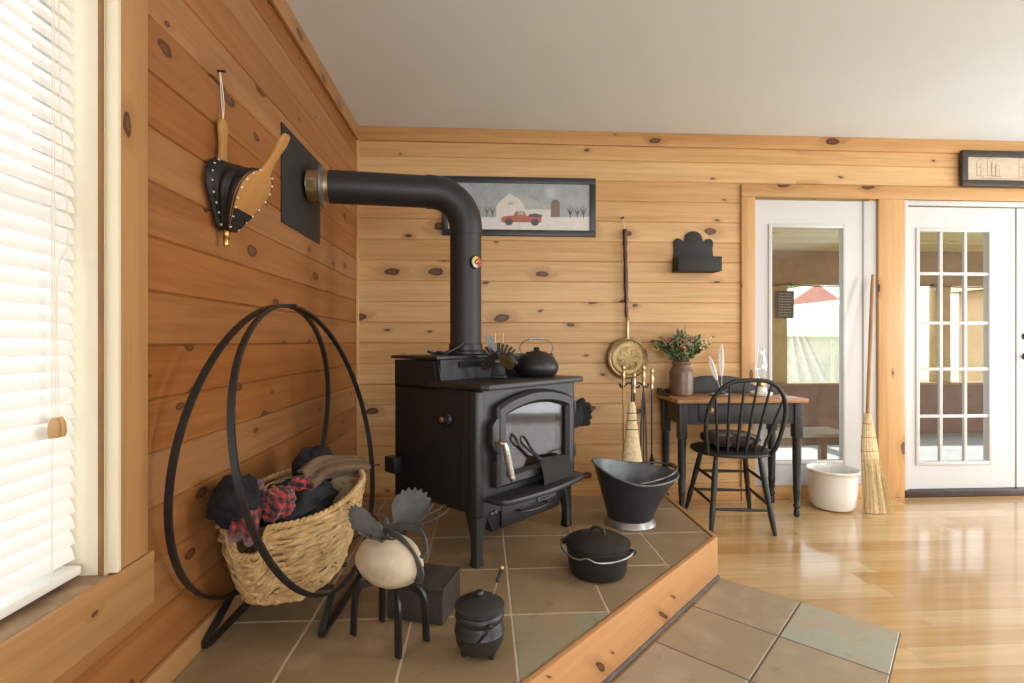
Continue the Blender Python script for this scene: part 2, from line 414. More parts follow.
struct(MB().box(LX - .2, RX_ + .2, FY - .2, BY + .14, -.1, 0).build('floor', M['floor'], smooth=0))
# the far side of the room, unseen; window openings added for fill light, and a doorway
w = MB()
for y0, y1, z0, z1 in ((FY, -.2, 0, CZ), (-.2, .9, 0, .6), (-.2, .9, 2.2, CZ), (.9, 2.0, 0, CZ), (2.0, 3.2, 2.1, CZ), (3.2, BY + .1, 0, CZ)):
    w.box(RX_, RX_ + .14, y0, y1, z0, z1)
struct(w.build('wall_right', M['pine_back'], smooth=0))
w = MB()
for x0, x1, z0, z1 in ((LX - .2, -.3, 0, CZ), (-.3, 4.4, 0, .5), (-.3, 4.4, 2.3, CZ), (4.4, RX_ + .2, 0, CZ)):
    w.box(x0, x1, FY - .14, FY, z0, z1)
struct(w.build('wall_front', M['pine_back'], smooth=0))

# trims
struct(MB().box(LX, RX_, BY - .02, BY + .004, CZ - .093, CZ, .003).build('trim_1', M['pine_tx']))
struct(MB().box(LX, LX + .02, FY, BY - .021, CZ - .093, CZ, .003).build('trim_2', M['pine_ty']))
struct(MB().box(LX, LX + .02, BY - .02, BY, .0, CZ - .094, .003).build('trim_3', M['pine_tz']))
struct(MB().box(1.80, RX_, BY - .022, BY + .003, 2.118, 2.208, .003).build('trim_4', M['pine_tx']))
struct(MB().box(1.80, 1.897, BY - .022, BY + .003, .0, 2.117, .003).build('trim_5', M['pine_tz']))
struct(MB().box(2.795, 2.99, BY - .024, BY + .003, 0, 2.117, .003).build('trim_6', M['pine_tz']))
struct(MB().box(1.898, 2.794, BY - .015, BY + .05, 0, .092, .003).build('baseboard_back', M['pine_tx']))
struct(MB().box(LX, 1.799, BY - .014, BY, 0, .09, .003).build('baseboard_rear', M['pine_tx']))
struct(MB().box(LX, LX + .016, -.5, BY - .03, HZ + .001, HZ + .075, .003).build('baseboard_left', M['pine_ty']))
# casing of the window in the side wall
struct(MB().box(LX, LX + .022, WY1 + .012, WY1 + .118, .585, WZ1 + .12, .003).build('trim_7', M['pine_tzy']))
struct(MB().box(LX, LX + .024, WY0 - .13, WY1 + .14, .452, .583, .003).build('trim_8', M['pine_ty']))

# ------------------------------------------------------------------ window_1 with its blind
wn = bpy.data.objects.new('window_1', None); C.objects.link(wn); struct(wn)
mb = MB()
mb.box(LX - .16, LX + .004, WY1 - .004, WY1 + .012, WZ0, WZ1); mb.box(LX - .16, LX + .004, WY0 - .012, WY0 + .004, WZ0, WZ1)
mb.box(LX - .16, LX + .004, WY0, WY1, WZ1 - .016, WZ1)
mb.build('jamb', M['jamb'], wn)
MB().box(LX - .006, LX + .0035, WY1 - .010, WY1 - .0045, WZ0 + .012, WZ1).build('stop', M['dark_jamb'], wn)
MB().box(LX + .0045, LX + .030, WY1 - .002, WY1 + .0115, WZ0 + .013, WZ1, .002).build('jamb_edge', M['jamb'], wn)
MB().box(LX - .16, LX + .012, WY0, WY1 - .005, WZ0, WZ0 + .011, .002).build('sill', M['sill_old'], wn)
mb = MB()
for y in (WY0 + .03, .44, .80, WY1 - .035): mb.box(LX - .145, LX - .105, y - .024, y + .024, WZ0 + .012, WZ1 - .017)
for z in (WZ0 + .04, 1.42, WZ1 - .045): mb.box(LX - .14, LX - .108, WY0, WY1, z - .028, z + .028)
mb.build('sash', M['white_paint'], wn)
MB().box(LX - .128, LX - .122, WY0, WY1, WZ0 + .02, WZ1 - .02).build('pane', M['glass'], wn)

bl = thing('window_blind', 'white horizontal slat blind lowered over the bright window', 'blind', (LX - .055, 0, 0))
SY0, SY1 = WY0 + .02, WY1 - .022
mb = MB(); z = WZ0 + .075; k = 0
while z < WZ1 - .08:
    Mx = T(0, 0, z) @ RY(math.radians(65))
    vs = []
    for q in range(5):
        u = -.022 + .011 * q; h = .0035 * (1 - (u / .022) ** 2)
        vs += [(u, SY0, h), (u, SY1, h)]
    mb.add(vs, [(2 * q, 2 * q + 1, 2 * q + 3, 2 * q + 2) for q in range(4)], Mx)
    z += .0345; k += 1
mb.build('slats', M['slat'], bl)
MB().box(-.024, .024, SY0, SY1, WZ0 + .022, WZ0 + .042, .004).build('bottom_rail', M['blind'], bl)
MB().box(-.028, .028, SY0, SY1, WZ1 - .075, WZ1 - .02, .003).build('headrail', M['blind'], bl)
mb = MB()
for y in (.42, .97, 1.10): mb.tube([(.024, y, WZ0 + .04), (.024, y, WZ1 - .05)], .0011, 6)
mb.build('ladder_cord', M['paper'], bl)
mb = MB()
mb.tube([(.034, 1.092, 2.2), (.034, 1.094, 1.2), (.034, 1.095, .95)], .0012, 6)
mb.tube(spline([(.034, 1.10, 2.2), (.034, 1.108, 1.6), (.036, 1.125, 1.33), (.034, 1.10, 1.24), (.034, 1.103, .95)], 8), .0012, 6)
mb.build('pull_cord', M['paper'], bl)
for y in (1.093, 1.107):
    MB().lathe([(0, 0), (.009, 0), (.011, .01), (.010, .028), (.005, .04), (0, .041)], 12, T(.034, y, .912)).build('tassel', M['bead'], bl)

# ------------------------------------------------------------------ doors
def glazed_door(name, x0, x1, z0, z1, g0, g1, h0, h1, y, cols=(), rows=(), hinge=None):
    d = bpy.data.objects.new(name, None); C.objects.link(d); struct(d)
    mb = MB()
    for a, b, c, e in ((x0, g0, z0, z1), (g1, x1, z0, z1), (g0, g1, z0, h0), (g0, g1, h1, z1)):
        mb.box(a, b, y, y + .04, c, e)
    mb.build('slab', M['white_paint'], d, smooth=0)
    mb = MB()   # raised lip round the glass
    for k, wd in ((0, .022),):
        mb.box(g0 - wd, g0 + .004, y - .010, y + .002, h0 - wd, h1 + wd, .004); mb.box(g1 - .004, g1 + wd, y - .010, y + .002, h0 - wd, h1 + wd, .004)
        mb.box(g0 + .004, g1 - .004, y - .010, y + .002, h0 - wd, h0 + .004, .004); mb.box(g0 + .004, g1 - .004, y - .010, y + .002, h1 - .004, h1 + wd, .004)
    mb.build('glazing_bead', M['white_paint'], d)
    if cols or rows:
        mb = MB()
        for x in cols: mb.box(x - .011, x + .011, y - .004, y + .0165, h0, h1, .003)
        for z in rows: mb.box(g0, g1, y - .003, y + .016, z - .011, z + .011, .003)
        mb.build('muntin', M['white_paint'], d)
    MB().box(g0, g1, y + .017, y + .021, h0, h1).build('pane', M['glass'], d)
    return d
d1 = glazed_door('door_1', 1.90, 2.70, .093, 2.105, 2.028, 2.555, .262, 1.915, BY + .008)
MB().box(2.70, 2.794, BY - .004, BY + .05, .093, 2.105, .004).build('jamb', M['white_paint'], d1)
d2 = glazed_door('door_2', 3.022, 3.848, .052, 2.072, 3.115, 3.648, .243, 1.90, BY + .006, (3.285, 3.470), (1.595, 1.241, .91, .571))
d3 = glazed_door('door_3', 3.862, 4.69, .052, 2.072, 4.03, 4.55, .243, 1.90, BY + .004, (4.20, 4.38), (1.595, 1.241, .91, .571))
mb = MB(); mb.box(2.991, 3.02, BY - .016, BY + .06, .03, 2.115, .003); mb.box(3.02, 4.72, BY - .012, BY + .06, 2.08, 2.115, .003); mb.box(4.692, 4.75, BY - .016, BY + .06, .03, 2.115, .003)
mb.build('jamb', M['white_paint'], d2)
for z, r in ((1.145, .026), (1.0, .026)):
    mb = MB(); mb.lathe([(0, -.004), (r, -.004), (r, .008), (r * .6, .014), (r * .6, .03), (r * .95, .04), (r * .9, .056), (0, .06)] if z < 1.1 else [(0, -.004), (r, -.004), (r * .9, .012), (0, .013)], 20, T(3.925, BY + .003, z) @ RX(PI / 2))
    mb.build('knob' if z < 1.1 else 'deadbolt', M['wrought'], d3)
struct(MB().box(2.992, 4.75, BY - .03, BY + .06, 0, .05, .006).build('trim_9', M['threshold']))

# ------------------------------------------------------------------ hearth and tiles
def clip(poly, keep):
    out = []
    for a, b in zip(poly, poly[1:] + poly[:1]):
        da, db = keep(a), keep(b)
        if da >= 0: out.append(a)
        if da * db < 0:
            k = da / (da - db); out.append((a[0] + (b[0] - a[0]) * k, a[1] + (b[1] - a[1]) * k))
    return out
def halfplanes(poly):   # counter-clockwise
    return [(lambda p, a=a, b=b: (b[0] - a[0]) * (p[1] - a[1]) - (b[1] - a[1]) * (p[0] - a[0])) for a, b in zip(poly, poly[1:] + poly[:1])]
def tiles(name, mat, outline, frame, us, vs_, z0, z1, parent, gap=.004, special=None):
    """tiles cut to outline; frame(u, v) -> (x, y)"""
    me_v, me_f, tone = [], [], []
    hp = halfplanes(outline)
    rnd = random.Random(11)
    for i, (u0, u1) in enumerate(zip(us, us[1:])):
        for j, (v0, v1) in enumerate(zip(vs_, vs_[1:])):
            tn = rnd.random() * .72
            if special and (i, j) in special: tn = special[(i, j)]
            p = [frame(u0 + gap, v0 + gap), frame(u1 - gap, v0 + gap), frame(u1 - gap, v1 - gap), frame(u0 + gap, v1 - gap)]
            for h in hp:
                if len(p) >= 3: p = clip(p, h)
            if len(p) < 3: continue
            cx = sum(q[0] for q in p) / len(p); cy = sum(q[1] for q in p) / len(p)
            b = len(me_v); n = len(p)
            pin = [(cx + (q[0] - cx) * .985, cy + (q[1] - cy) * .985) for q in p]
            me_v += [(*q, z0) for q in p] + [(*q, z1 - .002) for q in p] + [(*q, z1) for q in pin]
            fs = [tuple(range(b + 2 * n, b + 3 * n))]
            for k in range(n):
                k2 = (k + 1) % n
                fs += [(b + k, b + k2, b + n + k2, b + n + k), (b + n + k, b + n + k2, b + 2 * n + k2, b + 2 * n + k)]
            me_f += fs; tone += [tn] * len(fs)
    me = bpy.data.meshes.new(name); me.from_pydata(me_v, [], me_f)
    at = me.attributes.new('tone', 'FLOAT', 'FACE'); at.data.foreach_set('value', tone)
    o = bpy.data.objects.new(name, me); C.objects.link(o); me.materials.append(mat); o.parent = parent
    return o
A, B_, C_, D_, E_ = (1.098, 2.338), (1.098, 3.043), (LX + .001, 3.043), (LX + .001, .39), None
hearth = thing('hearth', 'raised brown tiled corner hearth with pine board facing under the stove', 'hearth')
HP = [D_, A, B_, C_]
ins = [(LX + .001, .44), (1.070, 2.348), (1.070, 3.02), (LX + .001, 3.02)]
MB().prism(ins, 0, HZ - .0015).build('base', M['grout'], hearth, smooth=0)
tiles('tile_top', M['tile'], ins, lambda u, v: (u, v), [-.895 + .3305 * k for k in range(8)], [.33 + .347 * k for k in range(9)], HZ - .008, HZ, hearth, .003,
      {(3, 3): .93, (3, 4): .62, (2, 4): .5, (2, 3): .45, (3, 5): .25, (4, 5): .66, (4, 4): .55, (5, 5): .6, (1, 3): .3, (2, 5): .2})
r45 = math.radians(45)
mb = MB()
L_ = math.hypot(A[0] - D_[0], A[1] - D_[1])
mb.box(.03, L_, 0, .022, .016, HZ + .004, .003, T(D_[0], D_[1], 0) @ RZ(math.atan2(A[1] - D_[1], A[0] - D_[0])))
mb.build('face_board', M['pine_face'], hearth)
MB().box(A[0] - .022, A[0], A[1] + .018, B_[1], .0, HZ + .004, .003).build('face_board', M['pine_ty'], hearth)
MB().box(C_[0], B_[0] - .023, B_[1] - .022, B_[1], .0, HZ + .004, .003).build('face_board', M['pine_tx'], hearth)
MB().box(.03, L_ + .003, -.008, .02, 0.001, .016, .003, T(D_[0], D_[1], 0) @ RZ(math.atan2(A[1] - D_[1], A[0] - D_[0]))).build('shoe_strip', M['moulding'], hearth)
# tiled landing in front of the hearth
land = bpy.data.objects.new('floor_landing', None); C.objects.link(land); struct(land)
d1_ = ((-.7071), (-.7071)); d2_ = (.7071, -.7071)
P0 = (1.101, 2.330)
fr = lambda u, v: (P0[0] + d1_[0] * u + d2_[0] * v, P0[1] + d1_[1] * u + d2_[1] * v)
outl = [fr(0, 0.012), fr(2.6, 0.012), fr(2.6, .676), fr(0, .676)]
MB().prism(outl, 0.0005, .0065).build('grout_bed', M['grout2'], land, smooth=0)
tiles('tile_floor', M['tile2'], outl, fr, [.338 * k - .003 for k in range(9)], [.002, .338, .676], .002, .008, land, .003, {(0, 0): .55, (0, 1): .98, (1, 0): .45, (1, 1): .6, (2, 0): .7, (2, 1): .5})

# ------------------------------------------------------------------ wood stove
st = thing('wood_stove', 'black steel wood stove with arched glass door on the tiled hearth', 'stove', (.22, 2.294, HZ + .001), r45)
mb = MB()
mb.box(-.32, -.306, .03, .588, .205, .72, .004)
mb.prism([(.28, .70), (.588, .70), (.588, .83), (.30, .83)], -.32, -.306, Matrix(((0, 0, 1, 0), (1, 0, 0, 0), (0, 1, 0, 0), (0, 0, 0, 1))))
mb.build('side_panel', M['iron'], st)
mb = MB()
mb.box(.306, .32, .03, .588, .205, .72, .004)
mb.prism([(.28, .70), (.588, .70), (.588, .83), (.30, .83)], .306, .32, Matrix(((0, 0, 1, 0), (1, 0, 0, 0), (0, 1, 0, 0), (0, 0, 0, 1))))
mb.build('side_panel', M['iron'], st)
mb = MB()
mb.box(-.305, .305, .565, .587, .205, .83); mb.box(-.305, .305, .02, .565, .205, .23)
mb.box(-.305, .305, .27, .285, .72, .835, 0, T(0, .0, 0)); mb.box(-.305, .305, .29, .565, .80, .83)
mb.build('body', M['iron'], st)
mb = MB()      # front casting with the fire opening
for a, b, c, e in ((-.305, -.215, .205, .72), (.24, .305, .205, .72), (-.215, .24, .205, .345), (-.215, .24, .665, .72)): mb.box(a, b, .004, .05, c, e)
mb.build('front_casting', M['iron_warm'], st)
for sx in (-1, 1):
    mb = MB().box(sx * .318 - .026, sx * .318 + .026, .004, .058, .20, .72, .012, seg=3)
    mb.build('corner_post', M['iron_warm'], st)
# side heat shield edge strip
MB().box(-.329, -.321, .06, .115, .21, .715, .003).build('shield_strip', M['pipe'], st)
# top plates
top = spl2([(-.36, .31), (-.36, -.02), (-.33, -.05), (0, -.058), (.33, -.05), (.36, -.02), (.36, .31)], 5)
MB().prism([(-.35, .30), (-.352, -.03), (-.33, -.055), (.33, -.055), (.352, -.03), (.35, .30)], .72, .745, bev=.008).build('top_plate', M['iron_warm'], st)
MB().prism([(-.33, .265), (.33, .265), (.33, .605), (-.33, .605)], .836, .852, bev=.005).build('upper_plate', M['iron_warm'], st)
mb = MB()      # sloping riser with its dark air slot
mb.prism([(.262, .745), (.285, .835), (.30, .835), (.30, .745)], -.31, .31, Matrix(((0, 0, 1, 0), (1, 0, 0, 0), (0, 1, 0, 0), (0, 0, 0, 1))))
mb.build('riser', M['iron'], st)
MB().box(-.20, .20, .262, .272, .797, .826, .004).build('air_slot', M['felt'], st)
MB().lathe([(.10, .852), (.105, .856), (.105, .868), (.085, .874), (.085, .90), (0, .90)], 36, T(0, .435, 0)).build('flue_collar', M['iron_warm'], st)
# firebox lining
mb = MB()
mb.box(-.215, .24, .40, .42, .345, .70); mb.box(-.235, -.215, .05, .42, .345, .70); mb.box(.24, .26, .05, .42, .345, .70)
mb.box(-.235, .26, .05, .42, .325, .345); mb.box(-.235, .26, .05, .42, .70, .715)
mb.build('firebox', M['firebrick'], st, smooth=0)
# door: arched frame, glass, latch and handle
def arch(x0, x1, z0, zs, zt, n=14):
    pts = [(x1, z0)]
    for i in range(n + 1):
        k = i / n; pts.append((x1 + (x0 - x1) * k, zs + (zt - zs) * math.sin(PI * k) ** .8))
    return pts + [(x0, z0)]
FR = Matrix(((1, 0, 0, 0), (0, 0, 1, 0), (0, 1, 0, 0), (0, 0, 0, 1)))   # (x, z, depth) -> (x, depth, z)
po, pi_ = arch(-.252, .285, .312, .648, .703), arch(-.196, .232, .368, .605, .642)
mb = MB(); n = len(po)
vs = []
for (a, b), (c, d) in zip(po, pi_):
    vs += [(a, .003, b), (a, -.022, b), (a + (c - a) * .22, -.034, b + (d - b) * .22), (a + (c - a) * .75, -.034, b + (d - b) * .75), (c, -.016, d), (c, .003, d)]
fs = []
for i in range(n):
    j = (i + 1) % n
    for k in range(6):
        k2 = (k + 1) % 6; fs.append((i * 6 + k, i * 6 + k2, j * 6 + k2, j * 6 + k))
door = mb.add(vs, fs).build('door', M['iron_warm'], st, smooth=28)
MB().prism(arch(-.2, .236, .364, .607, .645), -.010, -.005, FR).build('glass', M['stove_glass'], door)
mb = MB()
mb.prism([(-.272, .47), (-.245, .45), (-.245, .60), (-.262, .60), (-.285, .575), (-.285, .50)], -.03, .002, FR, .003)
mb.box(-.262, -.246, -.03, .002, .32, .43, .003)
mb.build('latch', M['iron_warm'], door)
MB().tube([(-.262, -.03, .505), (-.262, -.055, .505), (-.245, -.062, .50)], .008, 10).build('latch_pin', M['brass_pale'], door)
mb = MB()
hp_ = [V((-.248, -.062, .505)), V((-.215, -.075, .345))]
mb.tube([hp_[0].lerp(hp_[1], k / 10) for k in range(11)], [.008, .012, .0135, .014, .014, .014, .014, .014, .014, .014, .009], 14)
mb.build('handle', M['chrome'], door)
mb = MB()
ang = [k / 110 for k in range(111)]
mb.tube([hp_[0].lerp(hp_[1], .12 + .8 * k) + V((.0148 * math.cos(k * 34 * PI), .0148 * math.sin(k * 34 * PI), .003 * math.sin(k * 34 * PI))) for k in ang], .0022, 5)
mb.build('handle_coil', M['chrome'], door)
for z in (.385, .60):
    MB().lathe([(0, -.03), (.009, -.03), (.011, -.02), (.011, .02), (.009, .03), (0, .03)], 12, T(.302, -.018, z)).build('hinge', M['iron_warm'], door)
# ash lip, drawer, label plate
lip = [(-.292, .02)] + spl2([(-.292, -.05), (-.275, -.085), (-.22, -.105), (0, -.122), (.21, -.105), (.295, -.085), (.312, -.05)], 5) + [(.312, .02)]
MB().prism(lip, .258, .282, bev=.007).build('ash_lip', M['iron_warm'], st)
MB().prism([(-.24, .122), (.20, .122), (.262, .20), (.262, .256), (-.28, .256), (-.28, .20)], .012, .06, FR, .004).build('apron', M['iron'], st)
dr = MB().box(-.20, .21, .0, .014, .132, .225, .004).build('ash_drawer', M['iron'], st)
MB().tube(spline([(-.10, 0, .186), (-.09, -.028, .182), (0, -.034, .176), (.075, -.028, .178), (.085, 0, .182)], 6), .005, 8).build('handle', M['iron_warm'], dr)
MB().box(.035, .175, -.006, .0, .186, .236, .002).build('label_plate', M['galv_in'], st)
mb = MB()
for k, (a, b) in enumerate(((.05, .16), (.05, .16), (.05, .12))): mb.box(a, b, -.0075, -.0055, .222 - .013 * k, .2265 - .013 * k)
mb.build('plate_lettering', M['felt'], st, smooth=0)
for x in (-.262, -.252 + .012): MB().ell((x, -.002, .21), (.008, .008, .008), None, 10, 6).build('bolt', M['galv_in'], st)
# legs
for sx, y in ((-1, .035), (1, .035), (-1, .555), (1, .555)):
    mb = MB()
    prof = [(0, .026, .0), (.012, .026, .0), (.03, .022, 0), (.10, .023, .0), (.15, .030, .006), (.185, .038, .012), (.21, .046, .018)]
    vs, fs = [], []
    for z, r, dx in prof:
        cx = sx * (.312 - dx); cy = y + (dx if y < .3 else -dx)
        for k in range(16):
            a = 2 * PI * k / 16; ca, sa = math.cos(a), math.sin(a)
            q = (abs(ca) ** 4 + abs(sa) ** 4) ** -.25
            vs.append((cx + r * .92 * ca * q, cy + r * .92 * sa * q, z))
    m_ = len(prof)
    for i in range(m_ - 1):
        for k in range(16): fs.append((i * 16 + k, i * 16 + (k + 1) % 16, (i + 1) * 16 + (k + 1) % 16, (i + 1) * 16 + k))
    fs += [tuple(range(16)), tuple(range((m_ - 1) * 16, m_ * 16))]
    mb.add(vs, fs)
    g_ = .10
    mb.prism([(0, .205), (0, .11), (.025, .13), (.055, .175), (.10, .20), (.12, .205)], -.006, .006, T(sx * .315, y, 0) @ Matrix(((-sx, 0, 0, 0), (0, 0, 1, 0), (0, 1, 0, 0), (0, 0, 0, 1))))
    mb.build('leg', M['iron_warm'], st)
MB().lathe([(0, 0), (.030, 0), (.034, .008), (.028, .016), (.018, .018), (.016, .030), (.010, .034), (0, .034)], 22, T(-.321, .205, .585) @ RY(-PI / 2)).build('air_knob', M['cast'], st)
MB().lathe([(.010, .033), (.012, .036), (.007, .039), (0, .039)], 14, T(-.321, .205, .585) @ RY(-PI / 2)).build('knob_cap', M['brass_pale'], st)
MB().box(-.372, -.322, .52, .60, .30, .375, .006).build('blower_box', M['cast'], st)
MB().tube([(.30, .12, .545), (.36, .12, .545), (.46, .12, .54)], .007, 8).build('side_rod', M['iron_warm'], st)

def stv(x, y, z):   # a point of the stove's own frame in the room
    return (.22 + (x - y) * .70711, 2.294 + (x + y) * .70711, HZ + z)

o = MB().tube(spline([(-.50, 2.52, .51), (-.565, 2.50, .50), (-.60, 2.48, .42), (-.585, 2.46, .33), (-.52, 2.45, .29), (-.50, 2.46, .25), (-.56, 2.42, .215), (-.62, 2.36, .196)], 8), .0035, 8).build('power_cord', M['cord'])
tag(o, 'thin black cable looping from the back of the wood stove', 'cable')

# ash shovel leaning at the stove glass
sh = thing('ash_shovel', 'small dark ash shovel with twisted loop handle leaning at the stove glass', 'shovel', stv(0, 0, .0015), r45)
mb = MB()
def scp(u, v):
    x = -.005 + .225 * v; k = abs(2 * u - 1)
    return (x, -.074 + .034 * u - .016 * (1 - k ** 4) * 0 - .008 * math.sin(PI * u), .2855 + (.112 - .018 * v) * u)
mb.grid(scp, 14, 12)
mb.build('scoop', M['soot'], sh, solid=.003)
mb = MB()
loop = spline([(-.035, -.044, .425), (-.062, -.042, .455), (-.088, -.040, .492), (-.112, -.038, .512), (-.122, -.038, .50), (-.116, -.038, .482), (-.092, -.040, .462), (-.06, -.042, .438), (-.03, -.044, .418)], 6)
mb.tube(loop, .0055, 8)
mb.build('loop', M['cast'], sh)
mb = MB()
for s_ in (0, PI):
    mb.tube([V((-.055, -.043, .440)).lerp(V((.03, -.048, .372)), k / 40) + V((.0045 * math.cos(k * .8 + s_), .0045 * math.sin(k * .8 + s_), .003 * math.cos(k * .8 + s_))) for k in range(41)], .0045, 6)
mb.build('twisted_handle', M['cast'], sh)

# ------------------------------------------------------------------ stove pipe, wall plate, thermometer
PX, PY, PZ = stv(0, .435, 0)
pp = thing('stove_pipe', 'black stove pipe rising from the wood stove and bending to the side wall', 'pipe')
WPy, WPz = 2.50, 1.855
R = .078
top_z = WPz
mb = MB(); mb.tube([(PX, PY, HZ + .9015), (PX, PY, HZ + .915), (PX, PY, 1.655)], [R + .006, R + .001, R + .001], 40); mb.build('vertical_pipe', M['pipe'], pp)
dirh = V((-.78, WPy - PY, 0)).normalized()
er = .17
pts = []
for i in range(15):
    a = PI / 2 * i / 14
    pts.append(V((PX, PY, WPz - er)) + dirh * (er * (1 - math.cos(a))) + V((0, 0, er * math.sin(a))))
segs = []
mb = MB()
mb.tube([V((PX, PY, 1.645))] + pts + [pts[-1] + dirh * .03], [R + .005] * 17, 40)
mb.build('elbow', M['pipe'], pp)
e0 = pts[-1]; ln = (e0.x - (LX + .012)) / -dirh.x
mb = MB(); mb.tube([e0, e0 + dirh * (ln - .10)], R + .001, 40); mb.build('horizontal_pipe', M['pipe'], pp)
mb = MB(); mb.tube([e0 + dirh * (ln - .14), e0 + dirh * (ln - .001)], R - .006, 40); mb.build('inner_pipe', M['brass_pale'], pp)
c0 = e0 + dirh * (ln - .075)
mb = MB(); mb.tube([c0 - dirh * .006, c0, c0 + dirh * .012, c0 + dirh * .02], [R + .003, R + .024, R + .024, R - .004], 40); mb.build('pipe_collar', M['galv'], pp)
Bx = dirh.cross(V((0, 0, 1)))
for a in (70, 190, 310):
    dr_ = V((0, 0, 1)) * math.sin(math.radians(a)) + Bx * math.cos(math.radians(a))
    q = c0 + dirh * .02 + dr_ * (R + .004)
    MB().strip([q, q + dirh * .025 - dr_ * .004, q + dirh * .05 - dr_ * .012], .035, .003, tuple(dr_)).build('collar_tab', M['brass_pale'], pp)
mb = MB(); mb.box(LX, LX + .007, 2.205, 2.711, 1.612, 2.032, .002)
pl = mb.build('wall_plate', M['box_paint']); tag(pl, 'black square metal plate on the side wall where the pipe enters', 'plate')
th = thing('pipe_thermometer', 'round yellow and red magnetic thermometer on the vertical stove pipe', 'thermometer')
an = math.radians(-52); cx, cy = PX + (R + .002) * math.cos(an), PY + (R + .002) * math.sin(an)
TM = T(cx, cy, 1.50) @ RZ(an) @ RY(PI / 2)
MB().lathe([(0, .0), (.032, 0), (.034, .004), (.033, .010), (.029, .011), (0, .011)], 28, TM).build('case', M['cast'], th)
ring = MB()
def pie(r0, r1, a0, a1, z, n=12):
    return [(r1 * math.cos(a0 + (a1 - a0) * i / n), r1 * math.sin(a0 + (a1 - a0) * i / n)) for i in range(n + 1)] + [(r0 * math.cos(a1 + (a0 - a1) * i / n), r0 * math.sin(a1 + (a0 - a1) * i / n)) for i in range(n + 1)]
MB().prism(pie(.013, .028, .3, 2.9, 0), .0112, .0122, TM).build('dial_red', flat('dial red', (.55, .07, .04)), th)
MB().prism(pie(.013, .028, 2.95, 5.2, 0), .0112, .0122, TM).build('dial_yellow', flat('dial yellow', (.65, .55, .12)), th)
MB().prism(pie(.013, .028, 5.25, 6.5, 0), .0112, .0122, TM).build('dial_pale', flat('dial pale', (.6, .6, .5)), th)
MB().prism([(-.004, -.003), (.02, 0), (-.004, .003)], .0124, .0136, TM @ RZ(2.2)).build('needle', M['paper'], th)

# ------------------------------------------------------------------ things on the stove
ZT = HZ + .745
def onstove(px_l, py_l): return stv(px_l, py_l, .745)
fan = thing('stove_fan', 'black heat powered fan with finned top and bronze blades on the stove', 'fan', stv(-.045, .165, .7475), math.radians(-8))
mb = MB(); mb.box(-.04, .04, -.03, .03, 0, .012, .003); mb.prism([(-.034, .012), (.034, .012), (.028, .075), (-.028, .075)], -.012, .012, FR, .002); mb.build('base', M['cast'], fan)
mb = MB()
for k in range(9):
    a = math.radians(-40 + 10 * k)
    mb.prism([(-.0025, .03), (.0025, .03), (.005, .105), (-.005, .105)], -.028, .028, T(0, .012, .058) @ RY(a * 1.15) @ FR, .001)
mb.build('heat_sink_fin', M['cast'], fan)
MB().box(-.03, .03, -.02, .03, .072, .086, .003).build('module', M['galv'], fan)
MB().lathe([(0, 0), (.014, 0), (.014, .03), (.006, .035), (0, .035)], 16, T(.0, -.02, .115) @ RX(PI / 2)).build('motor', M['cast'], fan)
for k, (a, mat) in enumerate(((118, 'galv_in'), (318, 'brass_old'), (225, 'cast'))):
    def bl_(u, v, a=a):
        r = .012 + .085 * v; wv = (.015 if a < 200 and a > 50 else .024) * (1 - (2 * v - 1.1) ** 2 * .6)
        x = (u - .5) * 2 * wv
        return (T(0, -.06, .115) @ RY(math.radians(-a)) @ V((r, -x * .55, x)))[:]
    MB().grid(bl_, 7, 10).build('fan_blade', M[mat], fan, solid=.0016)
for x in (-.017, .02): MB().tube([(x, 0.012, .16), (x, .012, .212)], .0022, 8).build('grip_wire', M['brass_pale'], fan)

kt = thing('kettle', 'squat black cast iron kettle with wire bail on top of the stove', 'kettle', stv(.205, .14, .7475), math.radians(190)); kt.scale = (1.1, 1.1, 1.0)
MB().lathe([(0, 0), (.078, 0), (.088, .008), (.098, .03), (.100, .045), (.096, .062), (.080, .092), (.062, .108), (.05, .112), (.048, .106), (0, .10)], 36).build('body', M['cast'], kt)
MB().lathe([(.047, .108), (.05, .113), (.045, .119), (.02, .124), (.012, .128), (.014, .136), (.010, .142), (0, .143)], 28).build('lid', M['cast'], kt)
mb = MB(); sp = spline([(.075, 0, .05), (.105, 0, .072), (.125, 0, .10), (.136, 0, .112)], 6)
mb.tube(sp, [.026 - .0125 * i / (len(sp) - 1) for i in range(len(sp))], 16); mb.build('spout', M['cast'], kt)
for sx in (-1, 1):
    MB().prism(arc(0, 0, .013, 0, PI, 8), -.005, .005, T(sx * .066, 0, .100) @ FR, .001).build('bail_ear', M['cast'], kt)
MB().tube(spline([(.066, 0, .108), (.078, .0, .135), (.066, .0, .165), (.03, 0, .182), (-.03, 0, .182), (-.066, 0, .165), (-.078, 0, .135), (-.066, 0, .108)], 6), .0025, 8).build('bail', M['galv_in'], kt)
MB().tube([(-.036, 0, .1805), (-.02, 0, .185), (0, 0, .187), (.02, 0, .185), (.036, 0, .1805)], [.004, .006, .0065, .006, .004], 10).build('bail_grip', M['galv'], kt)

lf = thing('lid_lifter', 'dark iron lid lifter lying by the base of the stove pipe', 'tool', stv(-.20, .36, .8545), math.radians(30))
MB().tube(spline([(-.07, -.03, .008), (-.10, -.035, .018), (-.085, -.01, .016), (-.055, -.02, .008), (0, -.01, .010), (.06, .0, .034), (.11, .01, .062)], 7), .006, 8).build('bar', M['cast'], lf)
MB().tube(spline([(-.02, -.045, .007), (-.045, -.06, .014), (-.06, -.035, .014), (-.03, -.022, .007)], 6), .006, 8).build('claw', M['cast'], lf)

